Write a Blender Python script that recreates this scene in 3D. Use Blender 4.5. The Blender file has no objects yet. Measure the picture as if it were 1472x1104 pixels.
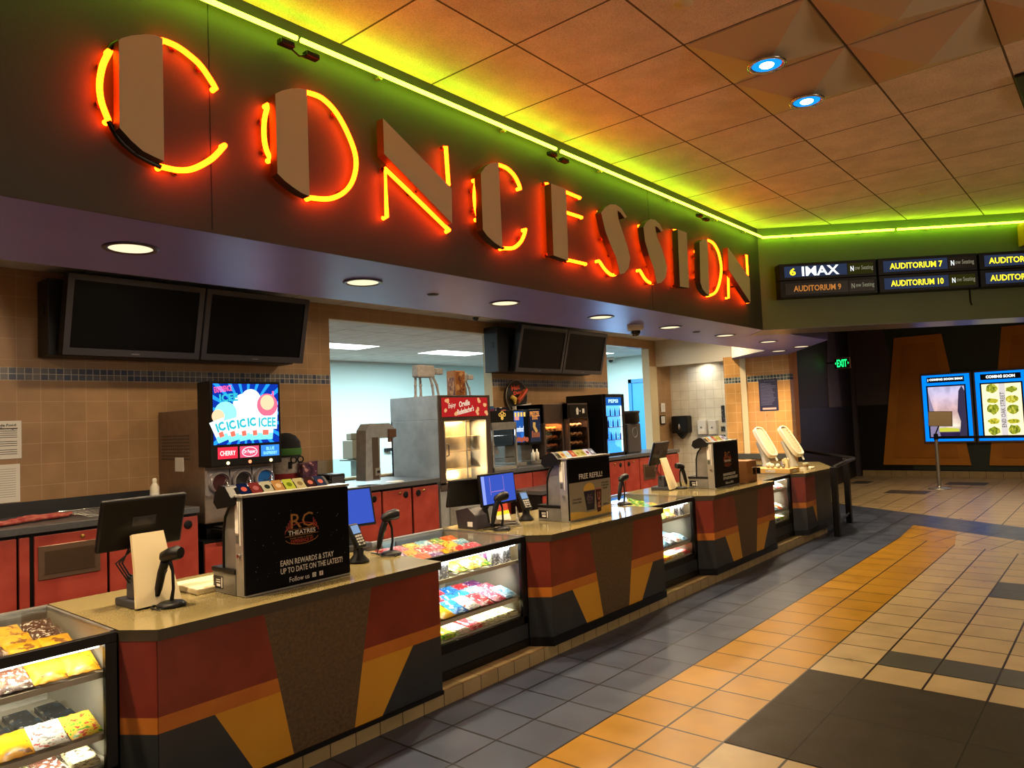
import bpy, bmesh, math, random
from mathutils import Vector, Matrix
C = bpy.context.scene.collection
random.seed(7)
V = Vector
PI = math.pi

# ------------------------------------------------------------------ camera
YAW, PITCH, ROLL, FPX = .701259336, .0501430006, -.0417679958, 1050.079
cy, sy, cp, sp = math.cos(YAW), math.sin(YAW), math.cos(PITCH), math.sin(PITCH)
FW = V((-sy*cp, cy*cp, sp)); RT = V((cy, sy, 0)); UP = RT.cross(FW)
cr, sr = math.cos(ROLL), math.sin(ROLL)
RT, UP = RT*cr + UP*sr, -RT*sr + UP*cr
EYE = V((0, 0, 1.6))
cam = bpy.data.cameras.new('camera'); camo = bpy.data.objects.new('camera', cam); C.objects.link(camo)
camo.matrix_world = Matrix(((RT.x, UP.x, -FW.x, EYE.x), (RT.y, UP.y, -FW.y, EYE.y), (RT.z, UP.z, -FW.z, EYE.z), (0, 0, 0, 1)))
cam.sensor_width = 36; cam.lens = 36*FPX/1472; cam.clip_start = .05; cam.clip_end = 100
sc = bpy.context.scene
sc.camera = camo

# ------------------------------------------------------------------ world and exposure
w = bpy.data.worlds.new('world'); sc.world = w; w.use_nodes = True
w.node_tree.nodes['Background'].inputs[0].default_value = (.9, .8, .7, 1)
w.node_tree.nodes['Background'].inputs[1].default_value = .06
sc.view_settings.view_transform = 'Standard'; sc.view_settings.look = 'None'
sc.view_settings.exposure = 0.5; sc.view_settings.gamma = 1
try: sc.view_settings.use_curve_mapping = False
except Exception: pass
sc.cycles.use_denoising = True
sc.cycles.max_bounces = 8; sc.cycles.sample_clamp_indirect = 4.0
sc.cycles.caustics_reflective = False; sc.cycles.caustics_refractive = False

def lamp(name, kind, loc, power, color, parent=None, rot=None, size=.2, size_y=None, shape=None, spread=None, spot=None, blend=.5, soft=.05, target=None):
    d = bpy.data.lights.new(name, kind); d.energy = power; d.color = color
    if kind == 'AREA':
        d.shape = shape or ('RECTANGLE' if size_y else 'DISK'); d.size = size
        if size_y: d.size_y = size_y
        if spread: d.spread = math.radians(spread)
    if kind == 'SPOT':
        d.spot_size = math.radians(spot or 90); d.spot_blend = blend; d.shadow_soft_size = soft
    if kind == 'POINT': d.shadow_soft_size = soft
    o = bpy.data.objects.new(name, d); C.objects.link(o); o.location = loc
    if target is not None:
        o.rotation_euler = (V(target)-V(loc)).to_track_quat('-Z', 'Y').to_euler()
    if rot: o.rotation_euler = rot
    if parent: o.parent = parent
    return o

# ------------------------------------------------------------------ image ray -> place
def ray(px, py): return FW*FPX + RT*(px-736) - UP*(py-552)
def pt(px, py, p, n):
    d = ray(px, py); n = V(n); return EYE + d*((V(p)-EYE).dot(n)/d.dot(n))
def PX(px, py, X): return pt(px, py, (X, 0, 0), (1, 0, 0))
def PY(px, py, Y): return pt(px, py, (0, Y, 0), (0, 1, 0))
def PZ(px, py, Z): return pt(px, py, (0, 0, Z), (0, 0, 1))

# ------------------------------------------------------------------ mesh builder
class MB:
    def __init__(s): s.v = []; s.f = []; s.m = []; s.s = []
    def add(s, vs, fs, mi=0, sm=False):
        b = len(s.v); s.v += [V(a) for a in vs]
        for f in fs: s.f.append([b+i for i in f]); s.m.append(mi); s.s.append(sm)
        return s
    def box(s, x0, x1, y0, y1, z0, z1, mi=0, M=None):
        vs = [V((x, y, z)) for x in (x0, x1) for y in (y0, y1) for z in (z0, z1)]
        if M is not None: vs = [M @ a for a in vs]
        return s.add(vs, [(0, 1, 3, 2), (4, 6, 7, 5), (0, 4, 5, 1), (2, 3, 7, 6), (0, 2, 6, 4), (1, 5, 7, 3)], mi)
    def quad(s, pts, mi=0): return s.add(pts, [tuple(range(len(pts)))], mi)
    def prism(s, poly, M, d0, d1, mi=0, sm=False):
        n = len(poly)
        vs = [M @ V((a, b, d0)) for a, b in poly] + [M @ V((a, b, d1)) for a, b in poly]
        s.add(vs, [tuple(range(n))[::-1], tuple(range(n, 2*n))], mi)
        return s.add(vs, [(i, (i+1) % n, n+(i+1) % n, n+i) for i in range(n)], mi, sm)
    def cyl(s, p0, p1, r0, r1=None, n=16, mi=0, sm=True):
        p0, p1 = V(p0), V(p1); r1 = r0 if r1 is None else r1
        q = (p1-p0).to_track_quat('Z', 'Y'); a = q @ V((1, 0, 0)); b = q @ V((0, 1, 0))
        ring = lambda c, r: [c + a*math.cos(2*PI*i/n)*r + b*math.sin(2*PI*i/n)*r for i in range(n)]
        vs = ring(p0, r0) + ring(p1, r1)
        s.add(vs, [(i, (i+1) % n, n+(i+1) % n, n+i) for i in range(n)], mi, sm)
        return s.add(vs, [tuple(range(n))[::-1], tuple(range(n, 2*n))], mi)
    def tube(s, path, r, n=8, mi=0, closed=False):
        path = [V(p) for p in path]; m = len(path); vs = []
        for k, p in enumerate(path):
            t = (path[min(k+1, m-1)] - path[max(k-1, 0)])
            if t.length < 1e-9: t = V((0, 0, 1))
            q = t.to_track_quat('Z', 'Y'); a = q @ V((1, 0, 0)); b = q @ V((0, 1, 0))
            if k == 0: pa, pb = a, b
            else:   # keep frames from twisting
                t.normalize(); a = (pa - t*pa.dot(t)).normalized(); b = t.cross(a)
                pa, pb = a, b
            rr = r[k] if isinstance(r, (list, tuple)) else r
            vs += [p + a*math.cos(2*PI*i/n)*rr + b*math.sin(2*PI*i/n)*rr for i in range(n)]
        fs = [(k*n+i, k*n+(i+1) % n, (k+1)*n+(i+1) % n, (k+1)*n+i) for k in range(m-1) for i in range(n)]
        s.add(vs, fs, mi, True)
        return s.add(vs, [tuple(range(n))[::-1], tuple(range((m-1)*n, m*n))], mi)
    def lathe(s, prof, c=(0, 0, 0), n=24, mi=0, M=None, sm=True):
        c = V(c); vs = []
        for r, z in prof:
            for i in range(n):
                p = V((r*math.cos(2*PI*i/n), r*math.sin(2*PI*i/n), z))
                vs.append((M @ p) if M is not None else c + p)
        m = len(prof)
        s.add(vs, [(k*n+i, k*n+(i+1) % n, (k+1)*n+(i+1) % n, (k+1)*n+i) for k in range(m-1) for i in range(n)], mi, sm)
        caps = []
        if prof[0][0] > 1e-4: caps.append(tuple(range(n))[::-1])
        if prof[-1][0] > 1e-4: caps.append(tuple(range((m-1)*n, m*n)))
        return s.add(vs, caps, mi) if caps else s
    def ball(s, c, r, nu=14, nv=8, mi=0, M=None):
        r = (r, r, r) if not isinstance(r, (tuple, list)) else r; vs = []
        for j in range(nv+1):
            th = PI*j/nv
            for i in range(nu):
                ph = 2*PI*i/nu
                p = V((r[0]*math.sin(th)*math.cos(ph), r[1]*math.sin(th)*math.sin(ph), -r[2]*math.cos(th)))
                vs.append(V(c) + ((M @ p) if M is not None else p))
        return s.add(vs, [(j*nu+i, j*nu+(i+1) % nu, (j+1)*nu+(i+1) % nu, (j+1)*nu+i) for j in range(nv) for i in range(nu)], mi, True)
    def text(s, txt, M, W, H, mi=0, depth=.001, bold=0.0, shear=0.0, align='C', font=None):
        """letters fitted into a W x H field; M maps (right, up, out); centred unless align is 'L'"""
        cu = bpy.data.curves.new('t', 'FONT'); cu.body = txt; cu.extrude = .0005; cu.offset = bold; cu.shear = shear; cu.resolution_u = 2
        o = bpy.data.objects.new('t', cu); C.objects.link(o)
        bpy.context.view_layer.update()
        me = bpy.data.meshes.new_from_object(o.evaluated_get(bpy.context.evaluated_depsgraph_get()))
        co = [a.co.copy() for a in me.vertices]; fs = [tuple(p.vertices) for p in me.polygons]
        bpy.data.objects.remove(o); bpy.data.curves.remove(cu); bpy.data.meshes.remove(me)
        if not co: return s
        x0 = min(a.x for a in co); x1 = max(a.x for a in co); y0 = min(a.y for a in co); y1 = max(a.y for a in co)
        zs = max(a.z for a in co) or 1
        kx = W/(x1-x0); ky = H/(y1-y0) if H else kx
        ox = 0 if align == 'L' else -W/2
        vs = [M @ V(((a.x-x0)*kx+ox, (a.y-y0)*ky-(H or (y1-y0)*ky)/2, depth*(1 if a.z > 0 else 0))) for a in co]
        return s.add(vs, fs, mi)

def frame(o, x, y):
    x = V(x).normalized(); y = V(y); y = (y - x*y.dot(x)).normalized(); z = x.cross(y)
    return Matrix(((x.x, y.x, z.x, o[0]), (x.y, y.y, z.y, o[1]), (x.z, y.z, z.z, o[2]), (0, 0, 0, 1)))
def FX(x, y, z): return frame((x, y, z), (0, 1, 0), (0, 0, 1))     # a face looking to +x
def FY(x, y, z): return frame((x, y, z), (1, 0, 0), (0, 0, 1))     # a face looking to -y

ROOT = {}
def tag(o, label=None, cat=None, group=None, kind=None):
    if label: o['label'] = label
    if cat: o['category'] = cat
    if group: o['group'] = group
    if kind: o['kind'] = kind
    return o
def thing(name, label, cat, loc=(0, 0, 0), rz=0, group=None):
    o = bpy.data.objects.new(name, None); C.objects.link(o); o.empty_display_size = .1
    o.location = loc; o.rotation_euler = (0, 0, rz)
    ROOT[o.name] = Matrix.Translation(V(loc)) @ Matrix.Rotation(rz, 4, 'Z')
    return tag(o, label, cat, group)
def build(name, mb, mats, parent=None, local=False, bevel=0, loc=None, label=None, cat=None, group=None, kind=None, seg=2):
    """links the collected shapes as one mesh; world coordinates unless local"""
    me = bpy.data.meshes.new(name)
    if parent is not None: R = ROOT[parent.name]
    else: R = Matrix.Translation(V(loc)) if loc is not None else Matrix()
    inv = Matrix() if local else R.inverted()
    me.from_pydata([inv @ a for a in mb.v], [], mb.f)
    for m in (mats if isinstance(mats, (list, tuple)) else [mats]): me.materials.append(m)
    me.polygons.foreach_set('material_index', mb.m); me.polygons.foreach_set('use_smooth', mb.s)
    bm = bmesh.new(); bm.from_mesh(me)
    bmesh.ops.remove_doubles(bm, verts=bm.verts, dist=1e-6) if not any(mb.s) and False else None
    bm.to_mesh(me); bm.free(); me.update()
    o = bpy.data.objects.new(name, me); C.objects.link(o)
    if parent is not None: o.parent = parent; ROOT[o.name] = R
    else: o.matrix_world = R; ROOT[o.name] = R
    if bevel:
        b = o.modifiers.new('bevel', 'BEVEL'); b.width = bevel; b.segments = seg; b.limit_method = 'ANGLE'; b.angle_limit = .6
    return tag(o, label, cat, group, kind)
def copy_tree(o, parent=None):
    c = o.copy(); C.objects.link(c); c.parent = parent
    ROOT[c.name] = ROOT.get(o.name, Matrix())
    for ch in list(o.children):
        copy_tree(ch, c)
    return c

# ------------------------------------------------------------------ materials
def lin(h):
    h = h.lstrip('#'); r = [int(h[i:i+2], 16)/255 for i in (0, 2, 4)]
    return tuple(a/12.92 if a <= .04045 else ((a+.055)/1.055)**2.4 for a in r) + (1,)
MATS = {}
def mat(name, col='#808080', rough=.5, metal=0, noise=0, nscale=8, bump=0, bscale=60, spec=None, coat=0, alpha=None, emit=None, es=0, col2=None):
    if name in MATS: return MATS[name]
    m = bpy.data.materials.new(name); MATS[name] = m; m.use_nodes = True
    nt = m.node_tree; N = nt.nodes; L = nt.links; b = N['Principled BSDF']
    c = lin(col) if isinstance(col, str) else tuple(col)+(1,)
    b.inputs['Base Color'].default_value = c; b.inputs['Roughness'].default_value = rough; b.inputs['Metallic'].default_value = metal
    if spec is not None: b.inputs['Specular IOR Level'].default_value = spec
    if coat: b.inputs['Coat Weight'].default_value = coat
    if noise or col2:
        g = N.new('ShaderNodeNewGeometry'); n = N.new('ShaderNodeTexNoise'); n.inputs['Scale'].default_value = nscale; n.inputs['Detail'].default_value = 6
        L.new(g.outputs['Position'], n.inputs['Vector'])
        r = N.new('ShaderNodeValToRGB'); L.new(n.outputs['Fac'], r.inputs['Fac'])
        c2 = lin(col2) if col2 else tuple(min(1, a*(1+noise)) for a in c[:3])+(1,)
        c1 = c if col2 else tuple(a*(1-noise) for a in c[:3])+(1,)
        r.color_ramp.elements[0].position = .35; r.color_ramp.elements[1].position = .68
        r.color_ramp.elements[0].color = c1; r.color_ramp.elements[1].color = c2
        L.new(r.outputs['Color'], b.inputs['Base Color'])
    if bump:
        g = N.new('ShaderNodeNewGeometry'); n = N.new('ShaderNodeTexNoise'); n.inputs['Scale'].default_value = bscale; n.inputs['Detail'].default_value = 4
        L.new(g.outputs['Position'], n.inputs['Vector'])
        bp = N.new('ShaderNodeBump'); bp.inputs['Strength'].default_value = bump; bp.inputs['Distance'].default_value = .004
        L.new(n.outputs['Fac'], bp.inputs['Height']); L.new(bp.outputs['Normal'], b.inputs['Normal'])
    if emit is not None:
        e = lin(emit) if isinstance(emit, str) else tuple(emit)+(1,)
        b.inputs['Emission Color'].default_value = e; b.inputs['Emission Strength'].default_value = es
    return m
def emis(name, rgb, s=1.0):
    """something that gives off light"""
    if name in MATS: return MATS[name]
    m = bpy.data.materials.new(name); MATS[name] = m; m.use_nodes = True
    nt = m.node_tree; nt.nodes.clear()
    e = nt.nodes.new('ShaderNodeEmission'); o = nt.nodes.new('ShaderNodeOutputMaterial')
    e.inputs[0].default_value = (lin(rgb) if isinstance(rgb, str) else tuple(rgb)+(1,)); e.inputs[1].default_value = s
    nt.links.new(e.outputs[0], o.inputs[0]); return m
def tiles(name, c1, c2, mortar, U, W, w, h, ou=0, ov=0, ms=.004, rough=.35, bump=.3, metal=0, fine=None, offset=0, spec=.5):
    """square tiles laid in world space: U and W are the two directions of the surface"""
    if name in MATS: return MATS[name]
    m = bpy.data.materials.new(name); MATS[name] = m; m.use_nodes = True
    nt = m.node_tree; N = nt.nodes; L = nt.links; b = N['Principled BSDF']
    g = N.new('ShaderNodeNewGeometry')
    def dot(D, off):
        d = N.new('ShaderNodeVectorMath'); d.operation = 'DOT_PRODUCT'; d.inputs[1].default_value = D; L.new(g.outputs['Position'], d.inputs[0])
        a = N.new('ShaderNodeMath'); a.operation = 'SUBTRACT'; a.inputs[1].default_value = off; L.new(d.outputs['Value'], a.inputs[0]); return a
    c = N.new('ShaderNodeCombineXYZ'); L.new(dot(U, ou-100*w).outputs[0], c.inputs[0]); L.new(dot(W, ov-100*h).outputs[0], c.inputs[1])
    br = N.new('ShaderNodeTexBrick'); br.offset = offset; br.squash = 1
    br.inputs['Scale'].default_value = 1; br.inputs['Brick Width'].default_value = w; br.inputs['Row Height'].default_value = h
    br.inputs['Mortar Size'].default_value = ms; br.inputs['Mortar Smooth'].default_value = .1; br.inputs['Bias'].default_value = 0
    br.inputs['Color1'].default_value = lin(c1); br.inputs['Color2'].default_value = lin(c2); br.inputs['Mortar'].default_value = lin(mortar)
    L.new(c.outputs[0], br.inputs['Vector'])
    n = N.new('ShaderNodeTexNoise'); n.inputs['Scale'].default_value = 5; n.inputs['Detail'].default_value = 8; L.new(g.outputs['Position'], n.inputs['Vector'])
    r = N.new('ShaderNodeMapRange'); r.inputs['From Min'].default_value = .3; r.inputs['From Max'].default_value = .7; r.inputs['To Min'].default_value = .86; r.inputs['To Max'].default_value = 1.1
    L.new(n.outputs['Fac'], r.inputs['Value'])
    mx = N.new('ShaderNodeVectorMath'); mx.operation = 'MULTIPLY'; L.new(br.outputs['Color'], mx.inputs[0]); L.new(r.outputs['Result'], mx.inputs[1])
    out = mx.outputs[0]
    if fine:   # small dark flecks
        n2 = N.new('ShaderNodeTexNoise'); n2.inputs['Scale'].default_value = fine[0]; n2.inputs['Detail'].default_value = 2; L.new(g.outputs['Position'], n2.inputs['Vector'])
        r2 = N.new('ShaderNodeMapRange'); r2.inputs['From Min'].default_value = .38; r2.inputs['From Max'].default_value = .55; r2.inputs['To Min'].default_value = fine[1]; r2.inputs['To Max'].default_value = 1
        L.new(n2.outputs['Fac'], r2.inputs['Value'])
        m2 = N.new('ShaderNodeVectorMath'); m2.operation = 'MULTIPLY'; L.new(out, m2.inputs[0]); L.new(r2.outputs['Result'], m2.inputs[1]); out = m2.outputs[0]
    L.new(out, b.inputs['Base Color'])
    b.inputs['Roughness'].default_value = rough; b.inputs['Metallic'].default_value = metal; b.inputs['Specular IOR Level'].default_value = spec
    rr = N.new('ShaderNodeMapRange'); rr.inputs['To Min'].default_value = rough*.75; rr.inputs['To Max'].default_value = min(1, rough*1.3); L.new(n.outputs['Fac'], rr.inputs['Value']); L.new(rr.outputs['Result'], b.inputs['Roughness'])
    if bump:
        iv = N.new('ShaderNodeMath'); iv.operation = 'SUBTRACT'; iv.inputs[0].default_value = 1; L.new(br.outputs['Fac'], iv.inputs[1])
        bp = N.new('ShaderNodeBump'); bp.inputs['Strength'].default_value = bump; bp.inputs['Distance'].default_value = .003
        L.new(iv.outputs[0], bp.inputs['Height']); L.new(bp.outputs['Normal'], b.inputs['Normal'])
    return m
def glass(name, tint=(1, 1, 1), refl=.5, rough=.02):
    """thin clear pane: see-through with a fresnel reflection"""
    if name in MATS: return MATS[name]
    m = bpy.data.materials.new(name); MATS[name] = m; m.use_nodes = True
    nt = m.node_tree; N = nt.nodes; L = nt.links; N.clear()
    t = N.new('ShaderNodeBsdfTransparent'); t.inputs[0].default_value = tuple(tint)+(1,)
    gl = N.new('ShaderNodeBsdfGlossy'); gl.inputs['Roughness'].default_value = rough
    fr = N.new('ShaderNodeLayerWeight'); fr.inputs[0].default_value = .5
    pw = N.new('ShaderNodeMath'); pw.operation = 'POWER'; pw.inputs[1].default_value = 4.5; L.new(fr.outputs['Facing'], pw.inputs[0])
    k = N.new('ShaderNodeMath'); k.operation = 'MULTIPLY_ADD'; k.inputs[1].default_value = refl; k.inputs[2].default_value = .03*refl; k.use_clamp = True; L.new(pw.outputs[0], k.inputs[0])
    mx = N.new('ShaderNodeMixShader'); L.new(k.outputs[0], mx.inputs[0]); L.new(t.outputs[0], mx.inputs[1]); L.new(gl.outputs[0], mx.inputs[2])
    o = N.new('ShaderNodeOutputMaterial'); L.new(mx.outputs[0], o.inputs[0]); return m
def wrapper(name, base, ink, ink2, scale=9, rough=.3, metal=0, emit=0):
    """printed foil or card: ink patches on the pack's own (object) coordinates"""
    if name in MATS: return MATS[name]
    m = bpy.data.materials.new(name); MATS[name] = m; m.use_nodes = True
    nt = m.node_tree; N = nt.nodes; L = nt.links; b = N['Principled BSDF']
    tc = N.new('ShaderNodeTexCoord'); oi = N.new('ShaderNodeObjectInfo')
    ad = N.new('ShaderNodeVectorMath'); ad.operation = 'ADD'; L.new(tc.outputs['Generated'], ad.inputs[0]); L.new(oi.outputs['Location'], ad.inputs[1])
    mp = N.new('ShaderNodeMapping'); mp.inputs['Scale'].default_value = (1, .45, 1); L.new(ad.outputs[0], mp.inputs[0])
    n = N.new('ShaderNodeTexNoise'); n.inputs['Scale'].default_value = scale; n.inputs['Detail'].default_value = 3; L.new(mp.outputs[0], n.inputs['Vector'])
    r = N.new('ShaderNodeValToRGB'); r.color_ramp.interpolation = 'CONSTANT'
    e = r.color_ramp.elements; e[0].position = 0; e[0].color = lin(ink2); e[1].position = .40; e[1].color = lin(base)
    x = e.new(.58); x.color = lin(ink)
    L.new(n.outputs['Fac'], r.inputs['Fac']); L.new(r.outputs['Color'], b.inputs['Base Color'])
    b.inputs['Roughness'].default_value = rough; b.inputs['Metallic'].default_value = metal
    return m

def litwrap(name, a1, a2, a3, sc_, s):
    m = wrapper(name, a1, a2, a3, sc_); nt = m.node_tree; b_ = nt.nodes['Principled BSDF']; src = b_.inputs['Base Color'].links[0].from_socket
    nt.links.new(src, b_.inputs['Emission Color']); b_.inputs['Emission Strength'].default_value = s; return m

black = mat('black_metal', '#090809', .42, spec=.3)
blackp = mat('black_plastic', '#060607', .45, spec=.3)
dgrey = mat('dark_grey_plastic', '#34343a', .5)
steel = mat('brushed_steel', '#aaa8a2', .34, .65, noise=.10, nscale=20)
steeld = mat('dull_steel', '#8a8884', .42, .6, noise=.16, nscale=9)
chrome = mat('chrome', '#c8c8c8', .15, 1)
whitep = mat('white_plastic', '#d9d2c0', .45)
cream = mat('cream_paint', '#cdbd98', .6)
paper = mat('paper', '#dedad2', .8)
ink = mat('black_ink', '#15141a', .7)
wink = mat('white_ink', '#e6e2da', .6)
brass = mat('brass', '#b08a4a', .3, .9)
pane = glass('clear_glass', (.98, .99, .98), .4)
# ------------------------------------------------------------------ large room lights that are out of the frame (the lobby's own ceiling lights behind the viewer), and an added fill lamp
for x, y in ((1.9, 1.0), (3.6, 3.6), (1.9, 6.2)):
    lamp('lobby_light', 'AREA', (x, y, 3.44), 14, (1.0, .76, .54), size=.5, spread=170)
lamp('far_lobby_light', 'AREA', (-.5, 12.6, 3.4), 50, (1.0, .74, .46), size=.6, spread=150)
lamp('far_lobby_light', 'AREA', (-3.0, 14.8, 3.4), 20, (1.0, .74, .46), size=.5, spread=140)

lamp('added_wall_fill', 'AREA', (5.45, 2.5, 2.3), 75, (1.0, .80, .60), size=3.5, size_y=.8, target=(-2.8, 2.5, 2.6))  # added fill lamp at the right wall, brightens the fascia and counter fronts

# ------------------------------------------------------------------ the setting
EX, EY, EZ = (1, 0, 0), (0, 1, 0), (0, 0, 1)
P = .309
grey_t = tiles('grey_floor_tile', '#3a4256', '#434b5e', '#15161a', EX, EY, P, P, -2.233, 3.08, .0065, .33, spec=.3)
yel_t = tiles('yellow_floor_tile', '#9a6f10', '#a27614', '#21160c', EX, EY, P, P, -2.233, 3.08, .0065, .3, spec=.3)
crm_t = tiles('cream_floor_tile', '#9f8b67', '#aa956e', '#241a14', EX, EY, P, P, -1.615, 3.08, .0065, .3, spec=.3)
a = math.radians(11.5); Ud = (math.cos(a), -math.sin(a), 0); Wd = (math.sin(a), math.cos(a), 0)
a2 = math.radians(29); Ud2 = (math.cos(a), -math.sin(a), 0); Wd2 = (math.sin(a2), math.cos(a2), 0)
grey_r = tiles('turned_grey_floor_tile', '#3a4256', '#434b5e', '#15161a', Ud, Wd2, P, P, 0, .1, .0065, .3, spec=.3)
yel_r = tiles('turned_yellow_floor_tile', '#9a6f10', '#a27614', '#21160c', Ud, Wd2, P, P, 0, .1, .0065, .3, spec=.3)
crm_r = tiles('turned_cream_floor_tile', '#9f8b67', '#aa956e', '#241a14', Ud, Wd2, P, P, 0, .1, .0065, .3, spec=.3)
crm_f = tiles('far_cream_floor_tile', '#a6916c', '#ae9872', '#241a14', EX, EY, .345, .345, -1.37, 11.28, .0065, .3, spec=.3)
slate_t = tiles('slate_floor_tile', '#44443e', '#4a4a44', '#2a2420', EX, EY, P, P, -1.615, 3.08, .0065, .33, spec=.3)
mat_t = tiles('dark_speckled_floor_tile', '#282018', '#2c241c', '#15100c', EX, EY, .618, .618, -1.306, 3.39, .004, .5, spec=.2, fine=(150, 1.5))
back_t = tiles('quarry_floor_tile', '#5a2d20', '#4c261b', '#2a1a14', EX, EY, .2, .2, 0, 0, .006, .5)
k1 = lambda x: 9.8 - .465*(x+2.233)      # where the tiles turn
k2 = lambda x: 10.83 - .60*(x+2.3)
k3 = lambda x: 11.85 - .616*(x+2.3)
F = MB()
def fl(pts, mi, z=0): F.quad([(x, y, z) for x, y in pts], mi)
fl([(-4.2, -3), (-2.233, -3), (-2.233, 9.8), (-2.3, 10.83), (-2.3, 11.85), (-6.3, k3(-6.3)), (-6.3, 11.2), (-4.2, 11.2)], 0)
fl([(-2.233, -3), (-1.615, -3), (-1.615, k1(-1.615)), (-2.233, 9.8)], 1)
fl([(-1.615, -3), (5.5, -3), (5.5, k1(5.5)), (-1.615, k1(-1.615))], 2)
fl([(-2.233, 9.8), (-1.615, k1(-1.615)), (-1.75, k2(-1.75)), (-2.3, 10.83)], 4)
fl([(-1.615, k1(-1.615)), (5.5, k1(5.5)), (5.5, k2(5.5)), (-1.75, k2(-1.75))], 5)
fl([(-2.3, 10.83), (5.5, k2(5.5)), (5.5, k3(5.5)), (-2.3, 11.85)], 3)
fl([(-6.3, k3(-6.3)), (5.5, k3(5.5)), (5.5, 18.3), (-6.3, 18.3)], 6)
fl([(-11.4, -3), (-4.2, -3), (-4.2, 11.2), (-6.3, 11.2), (-6.3, 14.4), (-11.4, 14.4)], 9)
fl([(-1.612, 3.39), (2.4, 3.39), (2.4, 4.622), (-1.612, 4.622)], 8, .0015)
fl([(-1.306, 4.934), (2.4, 4.934), (2.4, 5.243), (-1.306, 5.243)], 7, .001)
fl([(-.997, 7.097), (2.4, 7.097), (2.4, 7.715), (-.997, 7.715)], 7, .001)
for x, y, n in ((-3.56, 14.55, 2), (-2.9, 16.35, 2), (-4.6, 16.2, 1)):
    fl([(x, y), (x+.345*n, y), (x+.345*n, y+.6), (x, y+.6)], 7, .001)
build('floor', F, [grey_t, yel_t, crm_t, grey_r, yel_r, crm_r, crm_f, slate_t, mat_t, back_t], kind='structure')

ceil_t = tiles('ceiling_tile', '#dccdbd', '#e4d6c6', '#5a4a40', EX, EY, .6068, .6068, -1.613, 3.37, .006, .9, .5, fine=(240, .72))
white_ct = tiles('white_ceiling_tile', '#cfd2cc', '#d6d8d2', '#6a6c68', EX, EY, 1.2136, .6068, -8.8, 6.34, .006, .9, .4)
soffit_m = mat('purple_metallic_paint', '#6468c4', .38, .15, noise=.06, nscale=3)
facia_m = mat('dark_grey_wall_paint', '#35342f', .62, noise=.08, nscale=2, bump=.2)
green_m = mat('olive_wall_paint', '#56652c', .5, noise=.05, nscale=1.5)
b = MB(); b.box(-2.82, 5.5, -2.6, 18.3, 3.465, 3.52); b.box(-6.3, -2.82, 11.2, 18.3, 3.465, 3.52)
build('ceiling', b, ceil_t, kind='structure')
b = MB(); b.box(-11.3, -6.1, -2.6, 14.1, 2.85, 2.9); b.box(-6.1, -3.8, -2.6, 11.1, 2.85, 2.9)
build('ceiling', b, white_ct, kind='structure')
# soffit over the counter: purple underside, dark fascia above it
outl = [(-2.832, -2.6), (-2.832, 7.3), (-2.76, 9.25), (-3.87, 11.02), (-4.75, 11.02), (-4.62, 10.72), (-3.80, 9.93), (-3.85, -2.6)]
b = MB(); b.prism(outl, Matrix(), 2.42, 2.83); b.m = [0, 0] + [1 if k in (4, 5, 6) else 0 for k in range(8)]
build('ceiling', b, [soffit_m, mat('white_soffit_side', '#cfcabb', .6)], kind='structure')
b = MB(); b.box(-2.831, -2.82, -2.6, 7.36, 2.42, 3.465)
for y in (1.48, 5.1): b.box(-2.8205, -2.8185, y, y+.003, 2.43, 3.46, 1)
build('wall_left', b, [facia_m, black], kind='structure')
# green bulkhead wall at the far end
G0 = V((-2.83, 7.34, 0)); Gd = V((.8131, .5821, 0)); Gn = V((.5821, -.8131, 0))
GM = lambda u, z, off=0: frame(G0 + Gd*u + Gn*off + V((0, 0, z)), Gd, (0, 0, 1))
b = MB(); b.box(0, 9.2, 0, 1.045, -.52, 0, 0, GM(0, 2.42)); b.box(0, 9.2, -.004, 0.0, -.52, -.0, 1, GM(0, 2.42))
build('wall_back', b, [green_m, mat('grey_lilac_paint', '#4f4c4e', .3, .1)], kind='structure')
# tiled wall behind the counter, with its two openings
tan_t = tiles('tan_wall_tile', '#a07c54', '#997650', '#b0906e', EY, EZ, .1524, .1524, .03, 2.036, .0022, .35, .15)
band_t = tiles('blue_mosaic_tile', '#3a4560', '#77726e', '#b9b2a6', EY, EZ, .0508, .0462, .03, 2.04, .0028, .25, .2)
def wall_cells(mb, us, vs, holes, mk, band):
    """a wall in the y-z plane as blocks around its openings"""
    for i in range(len(us)-1):
        for j in range(len(vs)-1):
            u = (us[i]+us[i+1])/2; v = (vs[j]+vs[j+1])/2
            if any(h[0] < u < h[1] and h[2] < v < h[3] for h in holes): continue
            mk(us[i], us[i+1], vs[j], vs[j+1], 1 if band[0] < v < band[1] else 0)
b = MB()
wall_cells(b, [-2.6, 4.41, 6.84, 9.5, 10.8, 11.02], [0, 1.09, 2.04, 2.132, 2.705, 2.85], [(4.41, 6.84, 1.09, 2.705), (9.5, 10.8, 0, 2.705)],
           lambda a0, a1, z0, z1, mi: b.box(-6.23, -6.1, a0, a1, z0, z1, mi), (2.04, 2.132))
b.box(-6.23, -6.1, 11.02, 11.5, 0, 2.85, 0)
build('wall_left', b, [tan_t, band_t], kind='structure')
b = MB(); b.box(-6.235, -6.085, 4.41, 6.84, 1.075, 1.092); b.box(-6.231, -6.098, 6.832, 6.842, 1.09, 2.706); b.box(-6.232, -6.098, 4.41, 6.84, 2.697, 2.706)
build('window_1', b, cream, kind='structure')
b = MB(); b.box(-6.231, -6.098, 10.79, 10.802, 0, 2.706); b.box(-6.102, -6.096, 10.8, 11.03, 0, 2.41)
build('window_2', b, cream, kind='structure')
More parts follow.
